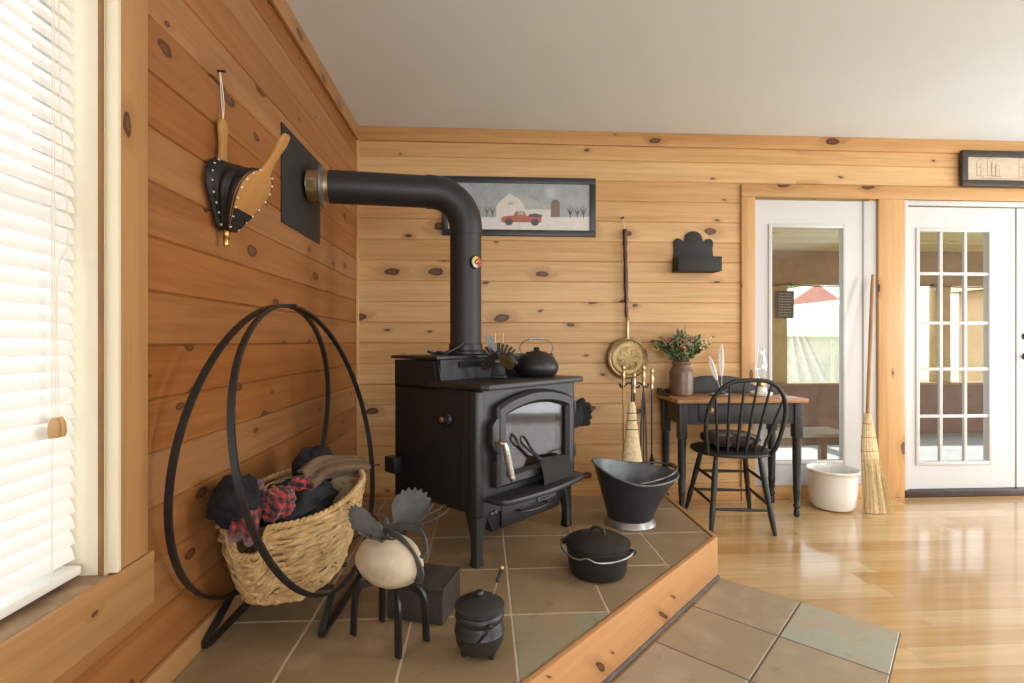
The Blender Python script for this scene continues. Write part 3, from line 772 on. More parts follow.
# glove on the stove's side rod
gl = thing('glove', 'black knitted glove hung at the side of the wood stove', 'glove', stv(.475, .12, .517), r45)
mb = MB()
def gb(d): return (1 - .25 * max(0, -d.x))
mb.ell((.02, 0, 0), (.085, .026, .064), None, 22, 14, lambda d: (abs(d.x) ** 4 + abs(d.y) ** 2.4 + abs(d.z) ** 4) ** -.25)
for k, (z, l) in enumerate(((.048, .038), (.017, .05), (-.015, .048), (-.045, .034))):
    c_ = V((.085, 0, z)); mb.tube([c_, c_ + V((l * .5, -.012, .003)), c_ + V((l, -.032, .002)), c_ + V((l + .008, -.038, 0))], [.020, .020, .018, .006], 10)
mb.tube([(.02, -.01, .05), (.04, -.026, .072), (.065, -.034, .082), (.072, -.036, .084)], [.022, .02, .018, .006], 10)
mb.build('hand', M['glove'], gl)
MB().lathe([(.040, 0), (.044, .004), (.043, .05), (.038, .052)], 20, T(-.09, 0, 0) @ RY(PI / 2), 1.35, .62).build('cuff', M['glove'], gl, solid=.004)

# ------------------------------------------------------------------ log hoop, basket and what is in it
hp = thing('log_holder', 'tall black iron double hoop log holder leaning together at the top by the side wall', 'log holder')
e_ = V((.105, .9945, 0))
def hoop(bx, bz, tx, tz, cy, name):
    b, t_ = V((bx, cy, bz)), V((tx, cy, tz)); c = (b + t_) / 2; w_ = (t_ - b) / 2; Rr = w_.length
    nrm = e_.cross(w_.normalized())
    pts = [c + e_ * (Rr * 1.0 * math.cos(2 * PI * k / 72)) + w_ * math.sin(2 * PI * k / 72) for k in range(72)]
    mb = MB(); vs = []; fs = []
    for k, p in enumerate(pts):
        rad = (p - c).normalized()
        for a, q in ((-.0045, -.009), (.0045, -.009), (.0045, .009), (-.0045, .009)): vs.append(tuple(p + rad * a + nrm * q))
    for k in range(72):
        j = (k + 1) % 72
        for i in range(4): fs.append((k * 4 + i, k * 4 + (i + 1) % 4, j * 4 + (i + 1) % 4, j * 4 + i))
    mb.add(vs, fs).build(name, M['wrought'], hp, smooth=30)
    return c, w_, Rr
HO = []
for bx, fx, y0 in ((-.474, -.498, 1.60), (-.800, -.826, 1.56)):
    HO.append(hoop(bx, .272, -.672 if bx > -.6 else -.688, 1.232, 1.83, 'hoop'))
    c, w_, Rr = HO[-1]
    # foot: strip from the hoop down to the hearth, along it and up again
    def hp_at(dy):
        s_ = dy / .9945; th = math.asin(min(1, abs(s_) / Rr)); k = -math.cos(th)
        return c + e_ * s_ + w_ * k
    a, b = hp_at(-.13), hp_at(.13)
    f0, f1 = V((fx, y0, HZ + .007)), V((fx + .02, 2.03, HZ + .007))
    pts = [a + V((0, 0, -.003))] + [a.lerp(f0, .5) + V((0, 0, .0))] + [f0 + V((0, .008, .016)), f0 + V((0, .012, .004)), f0 + V((0, .035, 0))] + [f1 + V((0, -.035, 0)), f1 + V((0, -.012, .004)), f1 + V((0, -.008, .016)), b.lerp(f1, .5), b + V((0, 0, -.003))]
    MB().strip(pts, .011, .020, (1, 0, .0)).build('foot', M['wrought'], hp, smooth=30)
for y in (1.74, 1.91): MB().box(-.795, -.50, y - .011, y + .011, .2845, .2945, .002).build('cross_bar', M['wrought'], hp)
MB().lathe([(0, -.03), (.007, -.03), (.007, .03), (0, .03)], 12, T(-.68, 1.83, 1.232) @ RY(PI / 2)).build('bolt', M['wrought'], hp)

bk = thing('wicker_basket', 'oval woven seagrass basket full of winter clothes hung in the hoop log holder', 'basket', (-.647, 1.825, .2965), math.radians(-6))
def bo(th, f, top=None):
    """point of the basket wall: th angle, f height share"""
    a, b = .126 + .076 * f ** .8, .200 + .064 * f ** .8
    q = (abs(math.cos(th)) ** 2.5 + abs(math.sin(th)) ** 2.5) ** (-1 / 2.5)
    d = (th - NOTCH + PI) % (2 * PI) - PI
    zt = .285 + .03 * math.sin(th + .3)
    if top is None: zt -= .085 * math.exp(-(d / .27) ** 6)
    return V((a * q * math.cos(th), b * q * math.sin(th), zt * f))
NOTCH = math.radians(-98)
MB().grid(lambda u, v: bo(2 * PI * u, v * .985) * .955 if v > 0 else bo(2 * PI * u, 0) * .955, 72, 14, True).build('inner_wall', M['straw'], bk)
mb = MB(); mb.add([bo(2 * PI * k / 60, 0.02) for k in range(60)], [tuple(range(60))]); mb.build('base', M['grass_rope'], bk, solid=.008)
mb = MB(); rr = random.Random(3)
for i in range(260):
    th0 = rr.random() * 2 * PI; ln_ = .5 + rr.random() * .9; f0 = .03 + .93 * rr.random(); sl = (rr.random() - .5) * (.9 if i < 185 else 2.2)
    ph = rr.random() * 6; n_ = 22; pts = []; w0 = (.006 if i < 185 else .0035) + .004 * rr.random()
    for k in range(n_):
        u = k / (n_ - 1); th = th0 + ln_ * u
        f = min(.99, max(.02, f0 + sl * (u - .5) * .6 + .025 * math.sin(ph + u * 9)))
        p = bo(th, f); o2 = (1 if i < 185 else 1.018) + (.022 + .028 * math.sin(ph * 2 + u * 14) + .03 * math.sin(PI * u) - .03) 
        pts.append(V((p.x * o2, p.y * o2, p.z)))
    mb.sweep(pts, [(math.cos(a_) * w0, math.sin(a_) * w0 * .7) for a_ in (0, 1.05, 2.1, 3.14, 4.2, 5.25)], False, None, [.35] + [1] * (n_ - 2) + [.35])
mb.build('woven_wall', M['grass_rope'], bk, smooth=60)
def rope(f, r, turns, name, dz=0):
    mb = MB(); n_ = 420
    for s_ in (0, PI):
        pts = []
        for k in range(n_):
            th = 2 * PI * k / n_; p = bo(th, f); rad = V((math.cos(th), math.sin(th), 0))
            a_ = turns * th + s_
            pts.append(p + rad * (r * .8 * math.cos(a_)) + V((0, 0, r * .8 * math.sin(a_) + dz)))
        mb.tube(pts, r, 6, True)
    mb.build(name, M['grass_rope'], bk, smooth=60)
rope(1.0, .0065, 42, 'rim'); rope(.03, .006, 42, 'foot_rim', .003)

def cloth(name, mat, c, r, label, cat, seed, rz=0, amp=.25, fr=2.2, flat_=1.0, tilt=0, group=None, build_child=None):
    def q(d):
        p = d * fr + V((seed * 3.1, seed * 1.7, seed))
        return 1 + amp * noise.noise(p) + amp * .6 * noise.noise(p * 2.3) - amp * .5 * abs(noise.noise(p * 1.6 + V((5, 5, 5))))
    o = MB().ell((0, 0, 0), r, None, 56, 36, q).build(name, M[mat], None, 80)
    o.location = c; o.rotation_euler = (tilt, 0, rz)
    return tag(o, label, cat, group)
cloth('black_jacket', 'jacket', (-.632, 1.795, .55), (.118, .185, .08), 'charcoal cloth jacket bundled in the middle of the wicker basket', 'jacket', 1.3, .2, .30, 1.9)
cloth('canvas_bag', 'felt', (-.745, 1.60, .625), (.075, .105, .078), 'black canvas bag bulging over the window side of the basket rim', 'bag', 4.2, .5, .22, 1.8)
cloth('dark_hat', 'jacket', (-.66, 2.03, .615), (.085, .055, .085), 'dark grey felt hat standing at the far end of the basket', 'hat', 7.7, .3, .18, 1.5, tilt=-.2)
def scarf(pts, w, name, mat, label, cat, fold=.012, thick=.008):
    P = spline(pts, 10); n_ = len(P); mb = MB()
    def fn(u, v):
        i = min(int(v * (n_ - 1)), n_ - 2); t_ = (P[i + 1] - P[i]).normalized(); p = P[i].lerp(P[i + 1], v * (n_ - 1) - i)
        side = t_.cross(V((.35, -.9, .3))).normalized(); nr = side.cross(t_)
        x = u - .5
        return p + side * (w * x) + nr * (fold * math.sin(u * 9 + v * 4) - .05 * w * (2 * x) ** 2 * 3)
    o = mb.grid(fn, 15, n_ * 2).build(name, M[mat], None, 80, thick)
    return tag(o, label, cat)
scarf([(-.735, 1.60, .50), (-.70, 1.53, .545), (-.685, 1.525, .60), (-.70, 1.60, .648), (-.705, 1.67, .655)], .07, 'plaid_scarf', 'plaid', 'red plaid flannel scarf draped over the near end of the basket', 'scarf')
cloth('flannel_hat', 'plaid', (-.635, 1.62, .61), (.052, .058, .050), 'red plaid flannel hat beside the scarf in the basket', 'hat', 2.9, .2, .25, 2.0)
scarf([(-.58, 1.72, .655), (-.555, 1.80, .672), (-.53, 1.90, .655), (-.485, 1.99, .632), (-.45, 2.03, .61)], .075, 'suede_scarf', 'suede', 'brown suede scarf lying along the top of the basket', 'scarf', .014)
cloth('wool_mitten', 'plaid', (-.60, 1.735, .635), (.045, .035, .03), 'dark red plaid mitten on top of the charcoal jacket', 'mitten', 5.1, .8, .3, 2.0)

# ------------------------------------------------------------------ stone moose
ms = thing('stone_moose', 'moose figure with pale river stone body, iron legs and grey antlers on the hearth', 'figurine', (-.29, 1.60, HZ + .001), math.radians(-38))
MB().ell((0, 0, .243), (.124, .083, .077), None, 40, 26, lambda d: 1 + .05 * noise.noise(d * 1.3 + V((2, 1, 0))) + .02 * noise.noise(d * 4)).build('stone_body', M['stone'], ms, 80)
for x, y in ((-.098, -.05), (-.085, .045), (.098, -.05), (.105, .048)):
    s_ = 1 if x > 0 else -1; sy_ = 1 if y > 0 else -1
    pts = [(x * .55, y * .45, .168), (x * .80, y * .8, .160), (x * .95, y * 1.0, .135), (x, y * 1.06, .09), (x * 1.02, y * 1.08, .03), (x * 1.04, y * 1.1, .004)]
    MB().strip(spline(pts, 5), .022, .009, (0, 1, 0)).build('leg', M['wrought'], ms, 30)
# antlers: palmate plates with tines
def antler(sy_):
    out = [(0, -.014), (.03, -.022), (.05, -.05), (.058, -.085)] if False else None
    pts = [(-.004, .012), (.02, .020), (.036, .055), (.050, .062), (.064, .070), (.078, .068), (.090, .075), (.097, .066), (.112, .070), (.116, .058), (.132, .058), (.132, .046), (.147, .042), (.143, .032), (.158, .024), (.150, .016), (.160, .004), (.147, .000), (.152, -.014), (.135, -.016), (.110, -.022), (.085, -.026), (.075, -.045), (.062, -.028), (.03, -.018), (.0, -.012)]
    def place(p, z):
        o_, b_ = p
        lift = 1.6 * o_ * o_ + .35 * o_
        return V((-.006 - b_ * (.75 if b_ > 0 else 1.25) + .22 * o_, sy_ * (o_ * .92 + .012), .320 + lift * .75 + b_ * (1.05 if b_ > 0 else .2) + z))
    bm = bmesh.new()
    f = bm.faces.new([bm.verts.new((a, b, 0)) for a, b in pts])
    bmesh.ops.triangulate(bm, faces=[f])
    bmesh.ops.subdivide_edges(bm, edges=list(bm.edges), cuts=2, use_grid_fill=True)
    vs = [place((v.co.x, v.co.y), .004 * math.sin(40 * v.co.x)) for v in bm.verts]; bm.verts.index_update()
    mb = MB().add(vs, [[v.index for v in f.verts] for f in bm.faces]); bm.free()
    return mb
for sy_ in (1, -1):
    an_ = antler(sy_).build('antler', M['antler'], ms, 50, .005)
    def pl_(o_, b_): return V((-.006 - b_ * 1.25 + .22 * o_, sy_ * (o_ * .92 + .012), .320 + (1.6 * o_ * o_ + .35 * o_) * .75 + b_ * .1 + 3.5 * b_ * b_))
    for q in (((.06, -.03), (.075, -.06), (.10, -.082), (.125, -.09)), ((.10, -.022), (.125, -.045), (.15, -.055)), ((.04, -.02), (.035, -.05), (.05, -.07))):
        P = spline([pl_(*k) for k in q], 6); MB().tube(P, [.005 - .0035 * i / (len(P) - 1) for i in range(len(P))], 8).build('tine', M['antler'], ms)
mb = MB(); mb.strip(spline([(-.06, 0, .322), (-.01, 0, .328), (.05, 0, .318), (.10, 0, .285), (.135, 0, .245), (.128, 0, .215), (.112, 0, .225), (.118, 0, .245)], 7), .024, .006, (0, 1, 0)); mb.build('face_strap', M['antler'], ms, 30)
mb = MB(); mb.strip(spline([(-.03, .0, .335), (.03, .03, .345), (.09, .045, .335), (.128, .03, .30), (.13, .01, .275)], 7), .016, .005, (0, 1, 0)); mb.build('nose_strap', M['antler'], ms, 30)
for sy_ in (-1, 1):
    P = spline([(-.02, sy_ * .012, .333), (-.035, sy_ * .02, .352), (-.06, sy_ * .024, .368)], 5)
    MB().tube(P, [.008, .010, .011, .011, .0105, .010, .009, .007, .005, .004, .002][:len(P)], 8).build('ear', M['antler'], ms)

# ------------------------------------------------------------------ iron block, cauldron, dutch oven, coal hod
bk_ = thing('fire_block', 'low dark rusty iron block on the hearth behind the stone moose', 'block', (-.1985, 1.768, HZ), math.radians(-17))
MB().box(-.098, .098, -.085, .085, .0015, .118, .004).build('body', M['stone_block'], bk_)
mb = MB()
for a, b, c, d in ((-.10, .10, -.087, -.08), (-.10, .10, .08, .087)): mb.box(a, b, c, d, .104, .1195, .001)
for a, b in ((-.10, -.093), (.093, .10)): mb.box(a, b, -.0795, .0795, .104, .1195, .001)
mb.build('rim', M['stone_block'], bk_)

cd = thing('cauldron', 'small three legged cast iron cauldron with lid at the front of the hearth', 'cauldron', (-.010, 1.515, HZ + .001), math.radians(20))
MB().lathe([(0, .006), (.040, .008), (.060, .020), (.071, .046), (.072, .066), (.0745, .069), (.072, .073), (.071, .088), (.066, .099), (.069, .105), (.073, .114), (.071, .123), (.067, .127), (.073, .134), (.072, .139), (.060, .137), (.055, .12), (0, .11)], 40).build('pot', M['iron_warm'], cd)
MB().lathe([(.073, .137), (.074, .142), (.066, .149), (.04, .158), (.015, .163), (.010, .166), (.010, .170), (.013, .175), (.010, .182), (0, .184)], 40).build('lid', M['iron_warm'], cd)
for k in range(3):
    a = 2 * PI * k / 3 - 1.1
    MB().lathe([(0, 0), (.008, 0), (.012, .02), (.015, .04), (0, .04)], 12, T(.048 * math.cos(a), .048 * math.sin(a), .0)).build('foot', M['iron_warm'], cd)
for a in (-1.55, 1.59):
    q = V((math.cos(a), math.sin(a), 0)); cr = V((-q.y, q.x, 0))
    MB().tube([V((0, 0, .10)) + q * .064 + V((0, 0, .016 * math.sin(k * PI / 8))) * 1 + q * (.016 * math.sin(PI * k / 8)) + cr * (.010 * math.cos(PI * k / 8)) for k in range(9)], .0038, 8).build('lug', M['iron_warm'], cd)
bp_ = []
for k in range(17):
    a = PI * k / 16; bp_.append((.082 * math.sin(a) * .2 - .082 * math.sin(a) * .72 - .004, .084 * -math.cos(a), .108 - .085 * math.sin(a) * .75))
MB().tube(bp_, .003, 8).build('bail', M['iron_warm'], cd)
lt = thing('fire_starter_wand', 'brass and black handled wand standing out of the small cauldron', 'fire starter', (.030, 1.560, HZ + .139), 0)
A0, A1 = V((.002, .0, .012)), V((.028, .012, .085))
MB().tube([A0 + (A0 - A1) * .05, A0.lerp(A1, .45)], .003, 8).build('rod', M['brass_pale'], lt)
MB().tube([A0.lerp(A1, k) for k in (.42, .46, .5, .6, .8, .93, .96)], [.003, .006, .0075, .0055, .0065, .007, .003], 12).build('handle', M['cast'], lt)
MB().ell(A0.lerp(A1, .985), (.008, .008, .008), None, 12, 8).build('finial', M['brass'], lt)

do = thing('dutch_oven', 'black cast iron dutch oven with domed lid and wire bail on the hearth edge', 'pot', (.455, 2.015, HZ + .001), math.radians(-28))
MB().lathe([(0, 0), (.095, 0), (.108, .006), (.114, .02), (.121, .09), (.124, .108), (.128, .111), (.128, .117), (.120, .117), (.118, .10), (.108, .02), (0, .014)], 44).build('pot', M['cast'], do)
MB().lathe([(.129, .118), (.130, .123), (.122, .128), (.104, .137), (.080, .146), (.050, .153), (.02, .156), (0, .157)], 44).build('lid', M['cast'], do)
MB().tube(spline([(-.028, 0, .153), (-.022, 0, .171), (0, 0, .179), (.022, 0, .171), (.028, 0, .153)], 6), .006, 10).build('lid_handle', M['cast'], do)
for s_ in (-1, 1):
    MB().prism([(.120, -.02), (.142, -.016), (.152, -.006), (.152, .006), (.142, .016), (.120, .02)], .096, .108, Matrix.Scale(s_, 4, (1, 0, 0)), .002).build('ear', M['cast'], do)
bp_ = [(-.143 * math.cos(PI * k / 30), -.146 * math.sin(PI * k / 30), .106 + .012 * math.exp(-((k - 15) / 1.6) ** 2) - .010 * math.sin(PI * k / 30)) for k in range(31)]
MB().tube(spline(bp_, 3), .0032, 8).build('bail', M['galv'], do)

hd = thing('coal_hod', 'flared black coal hod bucket with galvanised lining standing on the hearth', 'bucket', (.745, 2.565, HZ + .0005), math.radians(2))
def hod(f, th, k=1.0):
    c = math.cos(th)
    a = .112 + .062 * f + (.075 * max(0, c) ** 1.6 + .015 * max(0, -c)) * f ** 1.4
    b = .112 + .062 * f
    zt = .262 + .045 * max(0, -c) ** 1.3 - .018 * max(0, c) + .018 * math.sin(th) - .012 * (1 - c * c)
    return V((a * c * k, b * math.sin(th) * k, .03 + (zt - .03) * f))
MB().grid(lambda u, v: hod(v, 2 * PI * u), 64, 16, True).build('pail', M['hod_black'], hd)
mb = MB().grid(lambda u, v: hod(.02 + v * .98, 2 * PI * u, .975), 64, 16, True); mb.add([hod(.03, 2 * PI * k / 64, .975) for k in range(64)], [tuple(range(64))])
mb.build('lining', M['galv_in'], hd)
MB().tube([hod(1, 2 * PI * k / 64) for k in range(64)], .0055, 8, True).build('rolled_rim', M['galv_in'], hd)
MB().lathe([(.128, 0), (.131, .004), (.128, .010), (.110, .030), (.110, .036), (.105, .036), (.108, .028), (.124, .006)], 44).build('foot_ring', M['galv'], hd)
mb = MB()
for k in range(30):
    a = 2 * PI * k / 30; mb.box(-.002, .002, -.0045, .0045, .011, .026, 0, RZ(a) @ T(.1205, 0, 0) @ RY(-.65))
mb.build('ring_slots', M['felt'], hd)
mb = MB(); mb.tube([hod(.62, 0) + V((.002, 0, 0)), hod(.62, 0) + V((.01, 0, 0))], .02, 10)
hb = [hod(1, PI / 2 * 1.0), ]
ba, bb = hod(.97, math.radians(93)), hod(.97, math.radians(-93))
def bail_pt(k):
    m_ = (ba + bb) / 2; r_ = (ba - bb).length / 2 + .012
    a = PI * k; tilt = math.radians(8)
    lo = V((math.cos(tilt), 0, math.sin(tilt)))
    return m_ + V((0, 1, 0)) * (r_ * math.cos(a)) + lo * (.245 * math.sin(a))
MB().tube([bail_pt(k / 24) for k in range(25)], .0042, 8).build('bail', M['galv_in'], hd)
MB().tube([bail_pt(.42 + .16 * k / 8) for k in range(9)], .0105, 12).build('bail_grip', M['dark_wood'], hd)

# ------------------------------------------------------------------ fireplace tools
tx, ty = .865, 2.90
ts = thing('tool_stand', 'black iron fireplace tool stand with a curled crossbar behind the coal hod', 'stand', (tx, ty, HZ + .001), 0)
MB().lathe([(0, 0), (.105, 0), (.108, .006), (.10, .014), (.03, .022), (.012, .03), (0, .03)], 32).build('base', M['wrought'], ts)
MB().lathe([(.0085, .02), (.0085, .64), (.012, .645), (.0085, .65), (.006, .72), (0, .725)], 14).build('pole', M['wrought'], ts)
MB().tube(spline([(-.085, -.01, .675), (-.075, -.012, .655), (-.06, -.008, .66), (-.03, 0, .68), (0, 0, .668), (.03, 0, .68), (.06, -.008, .66), (.075, -.012, .655), (.085, -.01, .675)], 6), .0055, 8).build('crossbar', M['wrought'], ts)
for s_ in (-1, 1):
    MB().tube(spline([(0, 0, .66), (s_ * .018, -.03, .655), (s_ * .02, -.045, .668)], 5), .004, 8).build('hook', M['wrought'], ts)
def brass_grip(z0):
    return [(0, z0), (.008, z0), (.011, z0 + .01), (.007, z0 + .02), (.010, z0 + .035), (.013, z0 + .055), (.010, z0 + .08), (.006, z0 + .088), (.012, z0 + .10), (.009, z0 + .115), (.004, z0 + .12), (0, z0 + .125)]
def tool(name, label, dx, dy, tip, rod_mat='brass', zt=.64):
    o = thing(name, label, 'fireplace tool', (tx + dx, ty + dy, HZ + .03), 0, 'fireplace tools on the stand')
    MB().lathe([(.0048, .0 if tip != 'brush' else .2), (.0048, zt)], 10).build('rod', M[rod_mat], o)
    MB().lathe(brass_grip(zt - .005), 16).build('handle', M['brass_pale'], o)
    if tip == 'poker':
        MB().tube(spline([(0, 0, .06), (0, 0, .02), (.0, -.02, .008), (0, -.045, .02)], 5), .0055, 8).build('hook_tip', M[rod_mat], o)
    if tip == 'shovel':
        MB().grid(lambda u, v: (-.032 + .064 * u, -.012 + .02 * abs(2 * u - 1) ** 3 * -1, .0 + .16 * v), 9, 8).build('blade', M['wrought'], o, solid=.003)
    if tip == 'brush':
        MB().lathe([(.02, .0), (.032, .03), (.030, .12), (.012, .17), (.010, .22), (.005, .25)], 18).build('bristles', M['felt'], o)
    if tip == 'tongs':
        for s_ in (-1, 1):
            MB().strip(spline([(s_ * .003, .0, .60), (s_ * .014, 0, .40), (s_ * .016, 0, .15), (s_ * .006, 0, .01)], 6), .014, .006, (1, 0, 0)).build('jaw', M['wrought'], o)
tool('fire_poker', 'brass fireplace poker on the stand, nearest the wood stove', -.068, -.03, 'poker')
tool('hearth_shovel', 'brass handled hearth shovel at the middle of the stand', -.014, -.055, 'shovel', 'wrought', .60)
tool('fire_tongs', 'brass handled black fire tongs between the shovel and brush on the stand', .048, -.03, 'tongs', 'wrought')
tool('hearth_brush', 'brass handled black hearth brush on the stand, nearest the table', .096, -.03, 'brush', 'wrought', .62)
hb_ = thing('hearth_broom', 'small pale straw hearth broom hanging on the tool stand', 'broom', (tx - .035, ty - .005 + .0, HZ + .0285), 0)
hb_.location = (tx - .045, ty - .118, HZ + .003)
mb = MB()
mb.lathe([(.0, .08), (.066, .08), (.058, .18), (.038, .32), (.026, .42), (.023, .47), (.014, .51), (0, .512)], 22, None, 1.0, .6); mb.build('straw_head', M['straw'], hb_)
mb = MB()
for z, r in ((.36, .0345), (.41, .0285), (.45, .026)): mb.tube([(r * math.cos(2 * PI * k / 24), r * .62 * math.sin(2 * PI * k / 24), z) for k in range(24)], .002, 6, True)
mb.build('stitching', M['cord'], hb_)
MB().tube([(0, 0, .49), (.002, 0, .56), (.0, 0, .64)], [.007, .006, .005], 10).build('handle', M['dark_wood'], hb_)
hb_.location.z = HZ + .075

# ------------------------------------------------------------------ on the walls
bw = thing('bellows', 'opened wood and black leather fireplace bellows hung on the side wall', 'bellows', (LX + .012, 1.690, 1.468), 0); bw.scale = (1, 1, .93)
def tear(n=26):
    top = spl2([(0, 0), (.022, .004), (.050, .055), (.082, .115), (.088, .165), (.066, .205), (.030, .228), (.020, .252), (.018, .30), (.024, .345), (.016, .372), (0, .378)], 4)
    return top + [(-x, y) for x, y in top[::-1][1:-1]]
YZX = Matrix(((0, 0, 1, 0), (1, 0, 0, 0), (0, 1, 0, 0), (0, 0, 0, 1)))   # (u, v, depth) -> (depth, u, v)
OPEN = math.radians(28)
MB().prism(tear(), 0, .012, YZX, .002).build('back_board', M['bellow_wood'], bw)
MB().prism(tear(), .0, .012, T(.026, 0, 0) @ RY(OPEN) @ YZX, .002).build('front_board', M['bellow_wood'], bw)
half = [(x, y) for x, y in spl2([(0, -.004), (.024, .004), (.052, .055), (.084, .115), (.090, .165), (.070, .207), (.034, .230)], 6)]
Mf = T(.026, 0, 0) @ RY(OPEN) @ YZX
def gus(sgn, inset=.03):
    n_ = len(half)
    def fn(u, v):
        x, y = half[min(int(round(u * (n_ - 1))), n_ - 1)]
        a = YZX @ V((sgn * (x + .004), y, .001)); b = Mf @ V((sgn * (x + .003), y, .009))
        p = a.lerp(b, v); k = math.sin(PI * v)
        fold = inset * k * (b - a).length / .12 - .006 * math.sin(3 * 2 * PI * v) * min(1, (b - a).length / .06)
        return V((p.x, p.y - sgn * fold, p.z))
    return MB().grid(fn, n_, 19)
for sg in (1, -1): gus(sg).build('leather_gusset', M['leather'], bw, 70, .003)
def back_fn(u, v):
    x, y = .034 * (2 * u - 1), .229
    return (YZX @ V((x, y, .013))).lerp(Mf @ V((x, y, .002)), v) + V((0, 0, -.05 * math.sin(PI * v)))
MB().grid(back_fn, 8, 12).build('leather_gusset', M['leather'], bw, 70, .003)
# leather straps over the front of each board, pinned with pale tacks
def band(Mx, z0):
    pts = [(x, y) for x, y in half if y < .075]
    return MB().prism(pts + [(-x, y) for x, y in pts[::-1]], z0, z0 + .0025, Mx)
band(Mf, .0122).build('leather_nose', M['leather'], bw)
bmk = [(x, y) for x, y in half]
MB().prism(bmk + [(-x, y) for x, y in bmk[::-1]], .0122, .0145, YZX).build('leather_back_cover', M['leather'], bw)
rimp = half + []
mb = MB()
for sg in (1, -1):
    prev = None; acc = 0
    for (x, y) in half:
        if prev is not None: acc += math.hypot(x - prev[0], y - prev[1])
        prev = (x, y)
        if acc > .03:
            acc = 0
            for Mx, z0 in ((Mf, .0128), (YZX, .0150)):
                MB().ell(Mx @ V((sg * x * .93, y, z0)), (.0042, .0042, .0042), None, 8, 5).build('stud', M['tack'], bw)
MB().tube(spline([(.006, .0, .365), (.006, .006, .44), (-.004, .002, .545), (.004, -.004, .44), (.008, -.0, .366)], 6), .0016, 6).build('hanging_string', M['paper'], bw)
MB().lathe([(0, 0), (.004, 0), (.004, .022), (.007, .024), (0, .026)], 10, T(-.0115, .002, .545) @ RY(PI / 2)).build('nail', M['wrought'], bw)
MB().lathe([(0, .0), (.012, 0), (.0125, -.008), (.0095, -.012), (.0095, -.03), (.011, -.033), (.008, -.037), (.008, -.058), (.005, -.06), (0, -.06)], 16, T(.016, 0, .002)).build('nozzle', M['brass'], bw)

pf = thing('barn_picture', 'long black framed winter picture of a white barn and red truck above the stove', 'picture', (0, BY - .024, 0))
def frame(mb, x0, x1, z0, z1, w_, d0, d1, bev=.004):
    mb.box(x0, x1, d0, d1, z1 - w_, z1, bev); mb.box(x0, x1, d0, d1, z0, z0 + w_, bev)
    mb.box(x0, x0 + w_, d0, d1, z0 + w_ - bev, z1 - w_ + bev, bev); mb.box(x1 - w_, x1, d0, d1, z0 + w_ - bev, z1 - w_ + bev, bev)
    return mb
frame(MB(), -.275, .772, 1.826, 2.226, .042, 0, .022).build('frame', M['frame_dark'], pf)
t = NT('winter sky print'); o_ = t.obj()
sky = t.ramp(t.noise(o_, 9, 5, .6), [(.3, (.29, .35, .39)), (.7, (.47, .53, .56))])
vv = t.n('ShaderNodeTexVoronoi', {'Vector': o_, 'Scale': 85.0})
moon = t.smooth(t.n('ShaderNodeVectorMath', {0: o_, 1: (.455, -.001, 2.125)}, out=1, operation='DISTANCE'), .015, .06, .55, 0)
t.set(color=t.mix(t.math('MAXIMUM', t.math('LESS_THAN', vv, .16), moon), sky, (.72, .75, .76)), rough=.6); M['print_sky'] = t.m
pr = MB().box(-.235, .732, .012, .016, 1.866, 2.186).build('print', M['print_sky'], pf, 0)
def pp_(u, v): return (-.235 + .967 * u, 1.866 + .32 * v)
def piece(name, pts, mat, z, th=.0006): return MB().prism([pp_(*q) for q in pts], .0118 - z, .0118 - z + th, FR).build(name, mat, pr, 0)
SN, WB, GR, RDm, BRm, DK = flat('print snow', (.86, .85, .81)), flat('print white', (.86, .84, .78)), flat('print roof grey', (.50, .53, .52)), flat('print red', (.50, .14, .10)), flat('print brown', (.24, .17, .13)), flat('print dark', (.10, .09, .09))
piece('snow_field', [(0, 0), (1, 0), (1, .31), (.8, .29), (.5, .28), (.25, .27), (0, .26)], SN, .0008)
for k, x in enumerate((.03, .09, .16, .21, .27, .31, .36, .86, .91, .955)):
    h = .5 - .03 * (k % 3)
    mb = MB()
    for dx, a in ((0, 0), (-.02, -.35), (.02, .35), (-.012, -.2), (.014, .22)):
        b = (x, .27); e = (x + dx * 1.2, .27 + (h if dx == 0 else h * .75) * .62)
        m_ = (x, .27 + .08)
        P = [pp_(*m_) if dx else pp_(*b), pp_(*e)]
        mb.prism([(P[0][0] - .003, P[0][1]), (P[0][0] + .003, P[0][1]), (P[1][0] + .001, P[1][1]), (P[1][0] - .001, P[1][1])], .0106, .0112, FR)
    mb.build('bare_tree', BRm if k < 7 else DK, pr, 0)
piece('barn_roof', [(.50, .66), (.43, .78), (.525, .755), (.625, .62), (.63, .48), (.53, .47)], GR, .0020)
piece('barn_wall', [(.53, .27), (.72, .27), (.72, .46), (.53, .46)], WB, .0014)
piece('shed_roof', [(.53, .45), (.72, .45), (.715, .57), (.60, .58)], GR, .0030)
piece('barn_front', [(.335, .26), (.335, .50), (.365, .62), (.43, .78), (.50, .66), (.535, .52), (.54, .26)], WB, .0026)
piece('barn_window', [(.42, .54), (.45, .54), (.455, .58), (.435, .605), (.415, .58)], GR, .0034)
piece('silo', [(.725, .29), (.785, .29), (.785, .60), (.77, .66), (.74, .66), (.725, .60)], BRm, .0026)
piece('truck', [(.375, .17), (.37, .23), (.385, .285), (.44, .305), (.455, .30), (.475, .40), (.53, .40), (.55, .30), (.655, .28), (.655, .17)], RDm, .0042)
piece('truck_window', [(.485, .32), (.49, .385), (.522, .385), (.532, .32)], GR, .0050)
piece('truck_load', [(.56, .29), (.57, .34), (.61, .36), (.66, .33), (.655, .28)], DK, .0050)
for x in (.425, .61): piece('truck_wheel', [(x + .028 * math.cos(2 * PI * k / 14), .175 + .075 * math.sin(2 * PI * k / 14)) for k in range(14)], DK, .0052)
